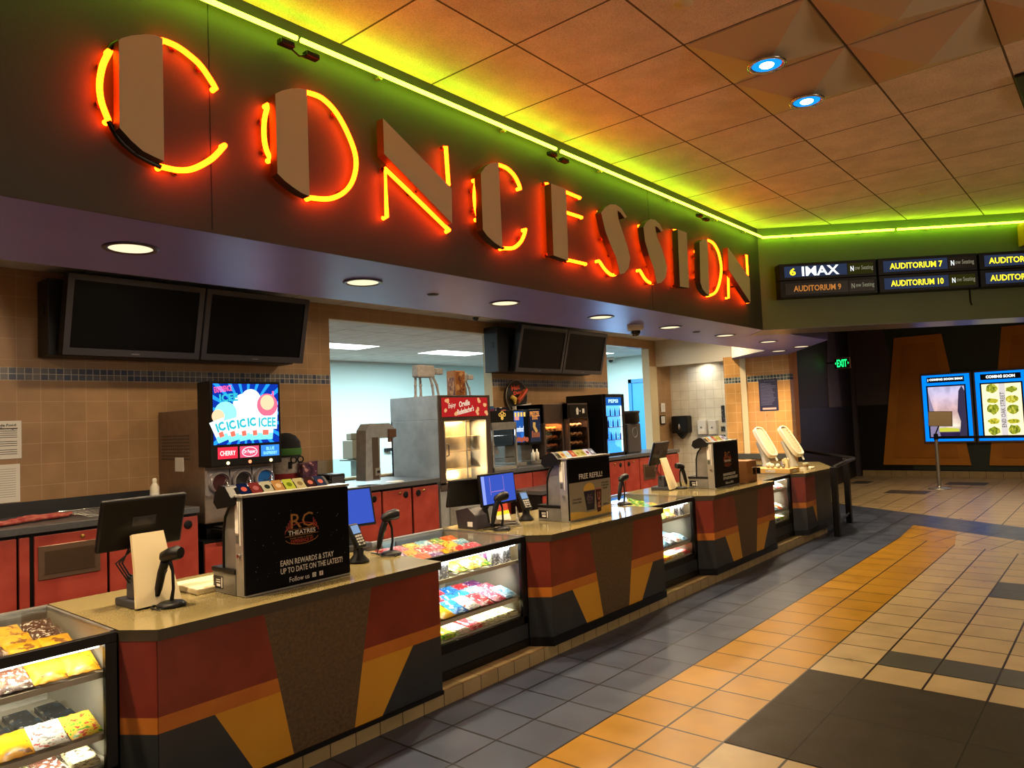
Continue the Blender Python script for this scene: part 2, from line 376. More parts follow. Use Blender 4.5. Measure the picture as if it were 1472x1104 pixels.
# cross wall at the end of the counter with the hand-wash recess
yt = tiles('yellow_wall_tile', '#c08f4e', '#bb8a4a', '#d8b884', EX, EZ, .1524, .1524, 0, 2.036, .0024, .3, .15)
yb = tiles('blue_mosaic_cross_tile', '#27363f', '#67716c', '#c9c6b0', EX, EZ, .0508, .0462, 0, 2.04, .003, .22, .2)
hw = mat('white_gloss_wall', '#cfcabb', .55)
wt = tiles('white_wall_tile', '#dcd8c8', '#e2dece', '#a8a294', EX, EZ, .1524, .1524, .02, 0, .002, .18, .2)
b = MB(); b.box(-4.90, -3.87, 11.02, 11.17, 0, 2.04); b.box(-4.90, -3.87, 11.02, 11.17, 2.04, 2.132, 1); b.box(-4.90, -3.87, 11.02, 11.17, 2.132, 2.46)
b.box(-6.1, -3.87, 11.021, 11.17, 2.46, 2.85, 2); b.box(-6.1, -4.9, 11.019, 11.17, 2.41, 2.46, 2)
build('wall_back', b, [yt, yb, hw], kind='structure')
b = MB(); b.box(-4.62, -4.53, 10.99, 11.02, 0, 2.46)
build('trim_1', b, cream, kind='structure')
b = MB(); b.box(-6.1, -4.9, 11.5, 11.55, 0, 2.45); b.box(-4.93, -4.88, 11.17, 11.5, 0, 2.45)
build('wall_back', b, wt, kind='structure')
# kitchen behind the openings
kw = mat('pale_blue_green_wall', '#b4cfcd', .6)
b = MB(); b.box(-11.35, -11.2, -2.6, 14.1, 0, 2.85); b.box(-11.2, -6.23, 13.35, 13.5, 0, 2.85); b.box(-11.2, -6.23, -2.6, -2.5, 0, 2.85); b.box(-6.23, -6.10, 11.5, 13.5, 0, 2.85)
build('wall_back', b, kw, kind='structure')
# lobby walls
lil = mat('dusk_purple_wall', '#4a4248', .6, noise=.05); blk = mat('black_dado', '#060607', .5); dgn = mat('dark_green_wall', '#2c3a34', .55); brn = mat('dark_brown_wall', '#1d140c', .6)
b = MB(); b.box(-6.3, 5.5, 18.06, 18.2, 1.61, 3.465); b.box(-6.3, 5.5, 18.05, 18.2, 0, 1.61, 1)
b.prism([(-4.6, .16), (-3.99, .16), (-4.05, .6), (-3.5, 3.4), (-4.3, 3.4), (-3.92, 2.3), (-3.9, .5)][:0] or [(-3.75, .15), (5.4, .15), (5.4, 3.46), (-4.22, 3.46), (-3.9, 1.9)], FY(0, 18.06, 0), .001, .022, 2)
build('wall_back', b, [lil, blk, dgn], kind='structure')
b = MB(); b.box(-4.92, -4.83, 17.9, 18.05, 0, 3.46)
build('trim_2', b, lil, kind='structure')
Ld = V((-.5, 5.5, 0)).normalized()
LM = frame((-4.42, 12.55, 0), Ld, (0, 0, 1))
b = MB(); b.box(-1.45, 5.55, 0, 1.6, -.1, 0, 1, LM); b.box(-1.45, 5.55, 1.6, 3.46, -.1, 0, 0, LM)
b.prism([(2.9, 1.6), (4.1, 1.6), (3.8, 3.4), (3.1, 3.4)], LM, .001, .02, 2)
build('wall_left', b, [brn, blk, lil], kind='structure')
side = mat('lobby_side_wall', '#4a4038', .7)
b = MB(); b.box(5.5, 5.6, -2.7, 18.3, 0, 3.5)
build('wall_right', b, side, kind='structure')
b = MB(); b.box(-11.3, 5.6, -2.7, -2.6, 0, 3.5)
build('wall_front', b, side, kind='structure')
b = MB(); b.box(-4.8, 5.4, 18.02, 18.05, 0, .13)
build('baseboard_back', b, tiles('cream_skirting', '#a8946c', '#ad9970', '#50412c', EX, EZ, .3, .3, 0, -.1, .004, .4), kind='structure')
b = MB(); b.box(1.5, 2.7, -.02, .2, 0.0, .35, 0, GM(1.05, 3.14)); 
build('trim_3', b, mat('mustard_paint', '#c79a20', .5), kind='structure')
b = MB(); b.box(-4.9, -3.87, 10.98, 11.02, 0.86, .94)
build('trim_4', b, mat('dark_stone_ledge', '#3a3b36', .4), kind='structure')

# ------------------------------------------------------------------ ceiling fittings
# coffered ceiling pads
padm = mat('grey_ceiling_pad', '#bba890', .75)
padm2 = mat('grey_ceiling_pad_face', '#8d7a66', .75)
def make_pad():
    b = MB(); r = .296; q = .235; z0 = -.003
    b.box(-r, r, -r, r, -.001, .0)
    for k in range(4):
        M = Matrix.Rotation(k*PI/2, 4, 'Z')
        vs = [M @ V(p) for p in ((-r, -r, -.002), (r, -r, -.002), (q, -q, -.022), (-q, -q, -.022))]
        b.add(vs, [(0, 3, 2, 1)])
        vs = [M @ V(p) for p in ((-q, -q, -.022), (q, -q, -.022), (0, 0, -.105))]
        b.add(vs, [(0, 2, 1)])
    return b
pads = [(-1.31, 3.675, 'beside the first blue-white spotlight, nearest the neon sign, close row'), (-1.31, 4.28, ''), (-.70, 3.675, ''), (-.70, 4.28, ''), (-.1, 3.675, ''), (-.1, 4.28, '')]
names = ['grey pyramid ceiling panel holding the nearer blue-white spotlight', 'grey pyramid ceiling panel holding the farther blue-white spotlight',
         'grey pyramid ceiling panel right of the nearer spotlight panel', 'grey pyramid ceiling panel right of the farther spotlight panel',
         'grey pyramid ceiling panel at the top right corner, near row', 'grey pyramid ceiling panel at the top right corner, far row']
p0 = None
for (x, y, _), lb in zip(pads, names):
    if p0 is None: p0 = build('ceiling_panel', make_pad(), padm, local=True, loc=(x, y, 3.463)); o = p0
    else: o = copy_tree(p0)
    o.location = (x, y, 3.463); tag(o, lb, 'ceiling panel', 'pyramid ceiling panels')
# two blue-white spotlights, set level with the tips of the panels
def spot():
    t = thing('recessed_spotlight', '', 'ceiling light')
    b = MB(); b.lathe([(.075, .0), (.095, -.004), (.098, -.012), (.085, -.016), (.072, -.010), (.072, .0)], n=32); build('trim_ring', b, chrome, t, local=True)
    b = MB(); b.lathe([(.0, -.006), (.072, -.008)], n=32); build('blue_lens', b, emis('blue_spot_lens', (.005, .20, .85), 1.4), t, local=True)
    b = MB(); b.lathe([(.0, -.016), (.030, -.014), (.036, -.008)], n=24); build('bulb', b, emis('spot_bulb', (.75, .95, 1.0), 14), t, local=True)
    l = lamp('light', 'SPOT', (0, 0, -.03), 16, (1.0, .86, .66), t, spot=100, blend=.8, soft=.04)
    return t
s0 = spot(); s0.location = (-1.31, 3.675, 3.368); tag(s0, 'glowing blue-white recessed spotlight nearer the top of the photo', 'ceiling light', 'blue-white spotlights')
s1 = copy_tree(s0); s1.location = (-1.31, 4.28, 3.368); s1['label'] = 'glowing blue-white recessed spotlight farther down, nearer the neon sign'
# soffit downlights
def downlight():
    t = thing('recessed_downlight', '', 'ceiling light')
    b = MB(); b.lathe([(.088, .0), (.088, -.006), (.108, -.008), (.112, -.004), (.112, 0)], n=36); build('trim_ring', b, mat('bronze_ring', '#3c3440', .35, .5), t, local=True)
    b = MB(); b.lathe([(.0, -.0035), (.090, -.0035)], n=36); build('lens', b, emis('warm_lens', (1.0, .80, .50), .92), t, local=True)
    lamp('light', 'SPOT', (-.22, 0, -.03), 98, (1.0, .74, .44), t, spot=150, blend=.9, soft=.04)
    return t
d0 = downlight()
dl = [1.347, 2.607, 3.838, 5.043, 6.225, 7.453, 8.676, 9.828]
ordn = ['nearest', 'second', 'third', 'fourth', 'fifth', 'sixth', 'seventh', 'eighth']
for i, y in enumerate(dl + [.12, -1.1]):
    o = d0 if i == 0 else copy_tree(d0)
    o.location = (-3.275, y, 2.42)
    tag(o, ('round lit downlight in the purple soffit, %s in the row from the left' % ordn[i]) if i < 8 else 'round lit downlight in the purple soffit, beyond the left edge', 'ceiling light', 'soffit downlights')
o = copy_tree(d0); o.location = (-3.81+.1, 10.2, 2.42); tag(o, 'round lit downlight in the purple soffit, set back behind the row by the tiled wall', 'ceiling light', 'soffit downlights')
# small round sprinkler caps
for i, (x, y, z, lb) in enumerate(((-3.327, 3.2, 2.42, 'small dark sprinkler cap in soffit above first window opening'), (-3.31, 6.844, 2.42, 'small dark sprinkler cap in soffit right of the dome camera'))):
    b = MB(); b.lathe([(.0, -.008), (.03, -.008), (.04, 0)], n=20); build('sprinkler_cap', b, blackp, loc=(x, y, z), local=True, label=lb, cat='sprinkler', group='sprinkler caps')
for i, (px, py, lb) in enumerate(((983, 6, 'pale sprinkler cap in tiled ceiling at the top edge, left of the spotlights'), (1327, 278, 'small sprinkler cap in tiled ceiling above the auditorium signs'))):
    p = PZ(px, py, 3.465); b = MB(); b.lathe([(.0, -.012), (.03, -.01), (.042, 0)], n=20); build('sprinkler_cap', b, cream, loc=p, local=True, label=lb, cat='sprinkler', group='ceiling sprinkler caps')
# unseen fill lights added in the service aisle ceiling to brighten the tiled wall
for y in (.4, 2.4, 4.6, 6.6, 8.6, 10.2):
    t = thing('aisle_fill_light', 'added unseen fill light in white ceiling behind the purple soffit', 'ceiling light', (-4.75, y, 2.85), 0, 'added aisle fill lights')
    b = MB(); b.lathe([(.0, -.004), (.09, -.004), (.10, 0)], n=24); build('lens', b, emis('warm_lens', (1.0, .80, .50), .92), t, local=True)
    lamp('light', 'AREA', (0, 0, -.02), 15, (1.0, .76, .48), t, size=.18, spread=170)
lamp('recess_light', 'AREA', (-5.4, 11.32, 2.44), 2.5, (1.0, .85, .65), size=.25, spread=160)
# dome cameras
def dome(loc, lb, s=1.0):
    t = thing('dome_camera', lb, 'security camera', loc, 0, 'dome cameras')
    b = MB(); b.lathe([(.075*s, 0), (.075*s, -.03*s), (.062*s, -.05*s), (.045*s, -.05*s)], n=24); build('housing', b, mat('camera_white', '#b5a59a', .4), t, local=True)
    b = MB(); b.lathe([(.045*s, -.05*s), (.043*s, -.075*s), (.028*s, -.095*s), (0, -.102*s)], n=24); build('dome', b, mat('smoked_dome', '#0a0a0c', .08), t, local=True)
dome((-3.4, 5.80, 2.42), 'white dome camera with smoked lens hanging under the purple soffit')
dome((-5.72, 6.17, 2.85), 'small white dome camera under white ceiling left of the far menu screens', .8)
p = PZ(878, 518, 2.85); dome((p.x*13.15/p.y, 13.15, 2.85), 'small dome camera under the kitchen ceiling near the blue door', 1.1)
# dark loudspeaker hanging off the ceiling at the right edge
b = MB(); b.box(.0, .35, -.15, .45, -.02, 0); build('ceiling_speaker', b, blackp, loc=(-.395, 5.19, 3.463), local=True, bevel=.01, label='dark box on the ceiling at the right edge', cat='speaker')
# kitchen ceiling light panels
kl = [(-9.15, 6.75, .61, 1.22), (-9.15, 9.25, .61, 1.22)]
for i, (x, y, sx, sy_) in enumerate(kl + [(-8.0, 11.7, .61, 1.22), (-9.15, 3.4, .61, 1.22)]):
    t = thing('light_panel', ['bright rectangular kitchen ceiling light at the left of the opening', 'bright rectangular kitchen ceiling light above the walking robot toy', 'kitchen ceiling light hidden over the blue door', 'kitchen ceiling light hidden left of the opening'][i], 'ceiling light', (x, y, 2.85), 0, 'kitchen light panels')
    b = MB(); b.box(-sx/2, sx/2, -sy_/2, sy_/2, -.006, 0); build('frame', b, whitep, t, local=True)
    b = MB(); b.box(-sx/2+.02, sx/2-.02, -sy_/2+.02, sy_/2-.02, -.009, -.006); build('diffuser', b, emis('cool_diffuser', (.86, 1.0, 1.0), 3.2), t, local=True)
    lamp('light', 'AREA', (0, 0, -.02), 90 if i == 2 else 150, (.80, .97, 1.0), t, size=sx, size_y=sy_)
# ------------------------------------------------------------------ CONCESSION neon letters on the fascia
XL = -2.725
neon_o = emis('orange_neon', (1.0, .036, .0008), 30.0)
neon_g = emis('green_neon', (.48, .95, .020), 13.0)
plate_m = mat('tan_letter_face', '#c6ae8a', .55); plate_s = mat('letter_edge', '#3c2c1c', .5)
dark_tube = mat('painted_out_tube', '#14100e', .3)
glass_post = mat('tube_support', '#7a2a12', .4)
z1 = lambda a, b_: (a*.36685, b_*.36685)
z2 = lambda a, b_: (500+a*.40761, 100+b_*.40761)
z3 = lambda a, b_: (400+a*.38043, b_*.38043)
XT = XL-.055
def yz(f, pts, X=None): return [(lambda p: (p.y, p.z))(PX(*f(*q), X or XL)) for q in pts]
def smooth(p, n=4):
    """rounded run through the points"""
    out = []; m = len(p)
    for i in range(m-1):
        a0 = V(p[max(i-1, 0)]); a1 = V(p[i]); a2_ = V(p[i+1]); a3 = V(p[min(i+2, m-1)])
        for k in range(n):
            t = k/n
            out.append(.5*((2*a1) + (a2_-a0)*t + (2*a0-5*a1+4*a2_-a3)*t*t + (3*a1-a0-3*a2_+a3)*t**3))
    out.append(V(p[-1])); return out
def letter(ch, label, f, plate, tubes, dark=()):
    ps = yz(f, plate[0]); base = (XL-.1, sum(a for a, _ in ps)/len(ps), min(c for _, c in ps))
    t = thing('neon_letter', label, 'sign letter', base, 0, 'neon sign letters')
    M = frame((0, 0, 0), (0, 1, 0), (0, 0, 1)); M.translation = V((XL, 0, 0))
    if plate[1]: ps = [tuple(q) for q in smooth([V(q) for q in ps] , 3)]
    b = MB(); b.prism(ps, M, -.05, 0, 1); b.quad([M @ V((a, c, .0008)) for a, c in ps], 0)
    build('letter_plate', b, [plate_m, plate_s], t)
    for pts, cur in tubes:
        q = yz(f, pts, XT); q = smooth([V(s) for s in q]) if cur else [V(s) for s in q]
        b = MB(); path = [V((XT, s.x, s.y)) for s in q]
        b.tube([path[0]+V((-.03, 0, 0))]+path+[path[-1]+V((-.03, 0, 0))], .0115, 8)
        tb = build('neon_tube', b, neon_o, t)
        for s in (path[max(1, len(path)//4)], path[min(len(path)-2, 3*len(path)//4)] if len(path) > 2 else path[0]):
            b = MB(); b.cyl(s+V((-.042, 0, 0)), s+V((-.006, 0, 0)), .006, .006, 8); b.cyl(s+V((-.03, 0, 0)), s+V((-.012, 0, 0)), .014, .014, 8)
            build('tube_support', b, glass_post, tb)
    for pts in dark:
        q = smooth([V(s) for s in yz(f, pts, XT)]); b = MB(); b.tube([V((XT, s.x, s.y)) for s in q], .010, 8); build('dark_tube', b, dark_tube, t)
    cyy = sum(a for a, _ in ps)/len(ps)
    zz = sorted(c for _, c in ps); 
    for k in (.3, .7):
        z = zz[0]+(zz[-1]-zz[0])*k
        b = MB(); b.cyl((-2.82, cyy, z), (XL-.03, cyy, z), .008, .008, 8); build('standoff', b, dark_tube, t)
letter('C', 'first neon letter C at the left end of the red CONCESSION sign', z1,
       ([(465, 158), (475, 150), (515, 139), (575, 134), (610, 138), (637, 150), (643, 632), (600, 612), (560, 592), (515, 552), (468, 500)], 0),
       [([(430, 200), (403, 255), (390, 330), (398, 400), (425, 472)], 1), ([(630, 653), (700, 667), (760, 660), (830, 622), (880, 570)], 1),
        ([(637, 158), (690, 180), (740, 215), (790, 262), (845, 345)], 1)], [[(425, 475), (470, 548), (540, 608), (630, 655)], [(465, 165), (440, 178), (428, 196)]])
letter('O', 'neon letter O between the first C and first N', z1,
       ([(1078, 368), (1105, 355), (1140, 347), (1175, 346), (1202, 352), (1213, 770), (1180, 755), (1150, 735), (1115, 708), (1087, 680)], 0),
       [([(1203, 362), (1262, 385), (1320, 445), (1370, 540), (1395, 625), (1385, 700), (1350, 752), (1290, 779), (1215, 775)], 1),
        ([(1050, 412), (1036, 470), (1035, 540), (1045, 590), (1062, 625)], 1)], [[(1064, 628), (1075, 642), (1088, 655)], [(1052, 410), (1064, 404), (1078, 402)]])
letter('N', 'large neon letter N between O and the second C', z3, ([(395, 447), (655, 712), (657, 845), (400, 582)], 0),
       [([(410, 820), (404, 638), (647, 872)], 0), ([(633, 555), (643, 700)], 0)])
letter('C', 'second neon letter C, in the middle of the red sign', z3,
       ([(765, 655), (780, 632), (800, 618), (832, 614), (847, 937), (815, 915), (790, 892), (773, 868)], 0),
       [([(748, 680), (742, 730), (745, 780), (757, 828)], 1), ([(850, 938), (890, 936), (920, 908), (935, 868)], 1),
        ([(833, 623), (865, 637), (895, 668), (915, 712)], 1)], [[(757, 830), (785, 892), (820, 925), (850, 938)], [(766, 645), (755, 658), (749, 678)]])
letter('E', 'neon letter E of the red sign', z3, ([(1030, 693), (1087, 715), (1096, 985), (1040, 965)], 0),
       [([(1015, 692), (1025, 962)], 0), ([(1087, 726), (1140, 748)], 0), ([(1088, 803), (1147, 822)], 0), ([(1097, 983), (1162, 998)], 0)])
Splate = [(893, 505), (905, 488), (925, 475), (945, 476), (965, 490), (984, 520), (976, 524), (960, 503), (950, 497), (955, 530), (970, 575), (985, 620), (996, 665), (990, 700), (975, 718), (960, 722), (955, 700), (945, 660), (925, 615), (908, 570)]
letter('S', 'first neon letter S of the red sign', z2, (Splate, 0), [([(893, 500), (889, 540), (903, 595), (930, 645), (948, 690), (946, 718), (930, 724), (908, 706), (886, 675)], 1)])
letter('S', 'second neon letter S of the red sign, beside the I', z2,
       ([(1042, 555), (1052, 538), (1068, 527), (1084, 530), (1100, 545), (1112, 568), (1105, 572), (1092, 556), (1083, 552), (1090, 590), (1105, 625), (1118, 665), (1126, 700), (1120, 735), (1105, 752), (1090, 755), (1086, 735), (1078, 700), (1062, 655), (1048, 605)], 0),
       [([(1035, 550), (1036, 588), (1052, 635), (1074, 690), (1085, 728), (1080, 750), (1066, 752), (1048, 738), (1030, 708)], 1)])
letter('I', 'neon letter I of the red sign', z2, ([(1163, 564), (1195, 575), (1203, 770), (1171, 765)], 0), [([(1153, 565), (1160, 760)], 0)])
letter('O', 'small neon letter O near the far end of the red sign', z2,
       ([(1240, 608), (1252, 599), (1268, 598), (1275, 798), (1262, 788), (1250, 772), (1243, 750)], 0),
       [([(1270, 602), (1290, 614), (1308, 648), (1317, 700), (1311, 750), (1297, 785), (1275, 797)], 1), ([(1233, 640), (1229, 685), (1238, 735)], 1)])
letter('N', 'last neon letter N at the far end of the red sign', z2, ([(1340, 627), (1417, 735), (1420, 822), (1343, 706)], 0),
       [([(1343, 805), (1341, 716), (1415, 820)], 0), ([(1406, 655), (1410, 725)], 0)])
# ------------------------------------------------------------------ yellow-green neon line under the lobby ceiling
def neon_line(p, q, lb):
    p, q = V(p), V(q); d = (q-p).normalized()
    t = thing('neon_line', lb, 'neon tube', (p.x, p.y, p.z), 0, 'yellow-green neon tubes')
    b = MB(); b.tube([p+V((0, 0, 0)), p+d*.02, q-d*.02, q], .011, 10); tb = build('neon_tube', b, neon_g, t)
    n = max(2, int((q-p).length/.9)); s = V((-.06, 0, 0)) if abs(d.y) > .95 else -Gn*.06
    for k in range(n):
        c = p.lerp(q, (k+.5)/n); b = MB(); b.cyl(c+s*.98, c, .006, .006, 8); b.cyl(c+s*.6, c+s*.4, .013, .013, 8)
        build('tube_clip', b, mat('clear_clip', '#8a8a70', .3), tb)
    return t
def connector(p, lb):
    t = thing('wire_connector', lb, 'wire connector', p, 0, 'neon wire connectors'); 
    for bx in ((-.10, -.03, -.055, -.03), (.03, .10, -.065, -.04)):
        b = MB(); b.box(-.02, .02, *bx); build('cap', b, blackp, t, local=True, bevel=.004)
    b = MB(); b.tube([(0, -.05, -.05), (0, 0, -.075), (0, .05, -.055)], .005, 6); build('wire', b, blackp, t, local=True); return t
neon_line((-2.76, -.3, 3.36), (-2.76, 1.868, 3.36), 'yellow-green neon tube above the first letter C')
neon_line((-2.76, 1.89, 3.36), (-2.76, 3.811, 3.36), 'yellow-green neon tube above the letters O N C')
neon_line((-2.76, 3.87, 3.36), (-2.76, 5.95, 3.36), 'yellow-green neon tube above the letters E S S')
neon_line((-2.76, 5.98, 3.36), (-2.76, 7.28, 3.36), 'yellow-green neon tube above the last letters')
q0 = G0+Gd*.04+Gn*.06; q1 = G0+Gd*1.34+Gn*.06; q2 = G0+Gd*1.37+Gn*.06; q3 = G0+Gd*2.6+Gn*.06; q4 = G0+Gd*2.63+Gn*.06; q5 = G0+Gd*5+Gn*.06
neon_line((q0.x, q0.y, 3.357), (q1.x, q1.y, 3.357), 'yellow-green neon tube above the top left auditorium sign')
neon_line((q2.x, q2.y, 3.357), (q3.x, q3.y, 3.357), 'yellow-green neon tube above the AUDITORIUM 7 sign')
neon_line((q4.x, q4.y, 3.357), (q5.x, q5.y, 3.357), 'yellow-green neon tube at the right edge')
connector((-2.765, 1.88, 3.36), 'black wire connector under neon tube above the first letter C')
connector((-2.765, 3.84, 3.36), 'black wire connector under neon tube above the letter E')
connector((-2.765, 5.965, 3.36), 'black wire connector under neon tube above the small letter O')

# ------------------------------------------------------------------ auditorium signs
def audi(u, z, wd, lit, texts, lb):
    c = G0 + Gd*(u+wd/2)
    t = thing('auditorium_sign', lb, 'lit sign', (c.x, c.y, z-.18), 0, 'auditorium signs')
    M = GM(u, z, .0)
    b = MB(); b.box(0, wd, -.168, 0, .0, .15, 0, M); build('sign_box', b, black, t, bevel=.004)
    b = MB(); b.box(.05, wd*.70, -.14, -.03, .15, .153, 0, M)
    build('sign_face', b, emis('lit_sign_face', '#36415e', .5) if lit else mat('dark_sign_face', '#17120f', .3), t)
    b = MB(); b.box(wd*.71, wd-.03, -.14, -.03, .15, .152, 0, M); build('seating_window', b, emis('seating_window', '#3c3a14', .4) if lit == 1 else mat('dark_window', '#161210', .25), t)
    for txt, x, w_, h, m, bold in texts:
        b = MB(); b.text(txt, M @ Matrix.Translation((x, -.085, .1545)), w_, h, 0, .001, bold); build('lettering', b, m, t)
yl = emis('yellow_sign_letter', (1.0, .80, .02), 1.3); wl = emis('white_sign_letter', (.95, 1, .97), 1.2); ol = emis('dim_orange_letter', (.55, .2, .04), .7)
gl_ = emis('dim_seating_letter', (.36, .34, .22), .5); wg = emis('lit_seating_initial', (.9, .95, .95), 1)
sw = .94
for r, z in ((0, 3.055), (1, 2.883)):
    for c in range(4):
        u = .165 + c*.958
        if (r, c) == (0, 0): tx = [('6', .13, .06, .075, yl, .03), ('IMAX', .40, .36, .095, wl, .02)]; lb = 'lit sign with yellow 6 and large white letters, top left of auditorium signs'
        else:
            nm = {(0, 1): 'AUDITORIUM 7', (0, 2): 'AUDITORIUM 8', (0, 3): 'AUDITORIUM 8', (1, 0): 'AUDITORIUM 9', (1, 1): 'AUDITORIUM 10', (1, 2): 'AUDITORIUM 11', (1, 3): 'AUDITORIUM 12'}[(r, c)]
            tx = [(nm, .36, .50 if c else .46, .06, ol if (r, c) == (1, 0) else yl, .02)]
            if c == 2: tx = [('AUDITORIUM', .32, .46, .06, yl, .02)]
            if c == 3: tx = []
            lb = {(0, 1): 'lit sign reading AUDITORIUM 7', (1, 0): 'unlit sign reading AUDITORIUM 9 in dull orange', (1, 1): 'lit sign reading AUDITORIUM 10',
                  (0, 2): 'upper lit auditorium sign cut off by the right edge', (1, 2): 'lower lit auditorium sign cut off by the right edge'}.get((r, c), 'auditorium sign beyond the right edge, %s row' % ('upper' if r == 0 else 'lower'))
        tx = tx + [('ow Seating', .82, .175, .055, gl_, 0), ('N', .706, .03, .05, wg if (r, c) != (1, 0) else gl_, .01)]
        audi(u, z, sw, 0 if (r, c) == (1, 0) else (2 if (r, c) == (0, 1) else 1), tx, lb)
b = MB(); pa_ = G0+Gd*2.05+Gn*.01
b.tube([V((pa_.x, pa_.y, z)) for z in (2.72, 2.66, 2.6)]+[V((pa_.x+.01, pa_.y, 2.56))], .005, 6); build('hanging_cable', b, blackp, label='thin black cable hanging below the auditorium signs', cat='cable')
# ------------------------------------------------------------------ EXIT sign
t = thing('exit_sign', 'glowing green EXIT sign sticking out from the dark side wall', 'exit sign', (-4.385, 15.5, 2.40))
b = MB(); b.box(-4.54, -4.23, 15.5, 15.54, 2.365, 2.59); build('housing', b, mat('exit_housing', '#6d4a44', .4), t, bevel=.006)
b = MB(); b.box(-4.525, -4.245, 15.497, 15.5, 2.38, 2.575); build('face', b, mat('exit_face', '#0c140e', .2), t)
b = MB(); b.text('EXIT', FY(-4.385, 15.495, 2.477), .19, .15, 0, .002, .02); build('lettering', b, emis('exit_green', (.01, 1, .18), 1.6), t)
for s_ in (-1, 1):
    b = MB(); b.prism([(s_*.132, 0), (s_*.112, .028), (s_*.112, -.028)][::s_], FY(-4.385, 15.495, 2.477), 0, .002); build('arrow', b, emis('exit_green', (.01, 1, .18), 1.6), t)
b = MB(); b.cyl((-4.53, 15.52, 2.5), (-4.70, 15.52, 2.5), .015, .015, 8); build('bracket', b, black, t)
# ------------------------------------------------------------------ orange wall panels and poster cases (far wall)
pan = mat('orange_wall_panel', '#c07c20', .6, noise=.08, nscale=3); pan2 = mat('orange_wall_panel_inset', '#b4721c', .6, noise=.08, nscale=3)
def wpanel(pts, ins, lb, M=FY(0, 18.06, 0)):
    c = M @ V((sum(p[0] for p in pts)/4, min(p[1] for p in pts), 0))
    t = thing('wall_panel', lb, 'wall panel', c, 0, 'orange wall panels')
    b = MB(); b.prism(pts, M, .022, .06); build('board', b, pan, t, bevel=.006)
    b = MB(); b.prism(ins, M, .06, .072); build('inset', b, pan2, t, bevel=.004)
wpanel([(-4.35, .26), (-2.65, .26), (-3.03, 3.09), (-3.96, 3.09)], [(-4.12, .42), (-2.86, .42), (-3.17, 2.92), (-3.80, 2.92)], 'orange trapezoid wall panel behind the left poster case')
wpanel([(-2.33, .26), (-.6, .26), (-.95, 3.11), (-1.94, 3.11)], [(-2.1, .42), (-.8, .42), (-1.1, 2.92), (-1.78, 2.92)], 'orange trapezoid wall panel cut off by the right edge')
wpanel([(.2, .26), (1.9, .26), (1.5, 3.1), (.6, 3.1)], [(.42, .42), (1.68, .42), (1.33, 2.92), (.77, 2.92)], 'orange trapezoid wall panel beyond the right edge')
wpanel([(-.15, 1.0), (.3, 1.0), (.4, 3.4), (-.25, 3.4)], [(-.08, 1.15), (.22, 1.15), (.3, 3.3), (-.16, 3.3)], 'narrow brown-orange panel in the dark corner beside the tiled wall', LM)
def poster(x0, lb, header, art):
    wd, z0, z1_ = .96, .74, 2.235
    t = thing('poster_case', lb, 'poster case', (x0+wd/2, 18.0, z0), 0, 'lit poster cases')
    M = FY(x0, 18.0, z0); H = z1_-z0
    b = MB(); b.box(0, wd, 0, H, -.07, .05, 0, M); build('case', b, mat('grey_case', '#6e6258', .5), t, bevel=.01)
    b = MB(); b.box(.035, wd-.035, .035, H-.035, .05, .056, 0, M); build('blue_border', b, emis('blue_border', (.0, .20, .95), 1.0), t)
    b = MB(); b.box(.13, wd-.13, H-.20, H-.08, .056, .058, 0, M); build('header_strip', b, mat('header_black', '#06060c', .3), t)
    b = MB(); b.text(header, M @ Matrix.Translation((wd/2, H-.14, .059)), .66 if len(header) > 12 else .5, .06, 0, .001, .03); build('lettering', b, emis('header_white', (.9, .97, 1), 1.5), t)
    b = MB(); b.box(.11, wd-.11, .10, H-.26, .056, .060, 0, M); build('frame', b, mat('header_black', '#06060c', .3), t)
    art(t, M, wd, H)
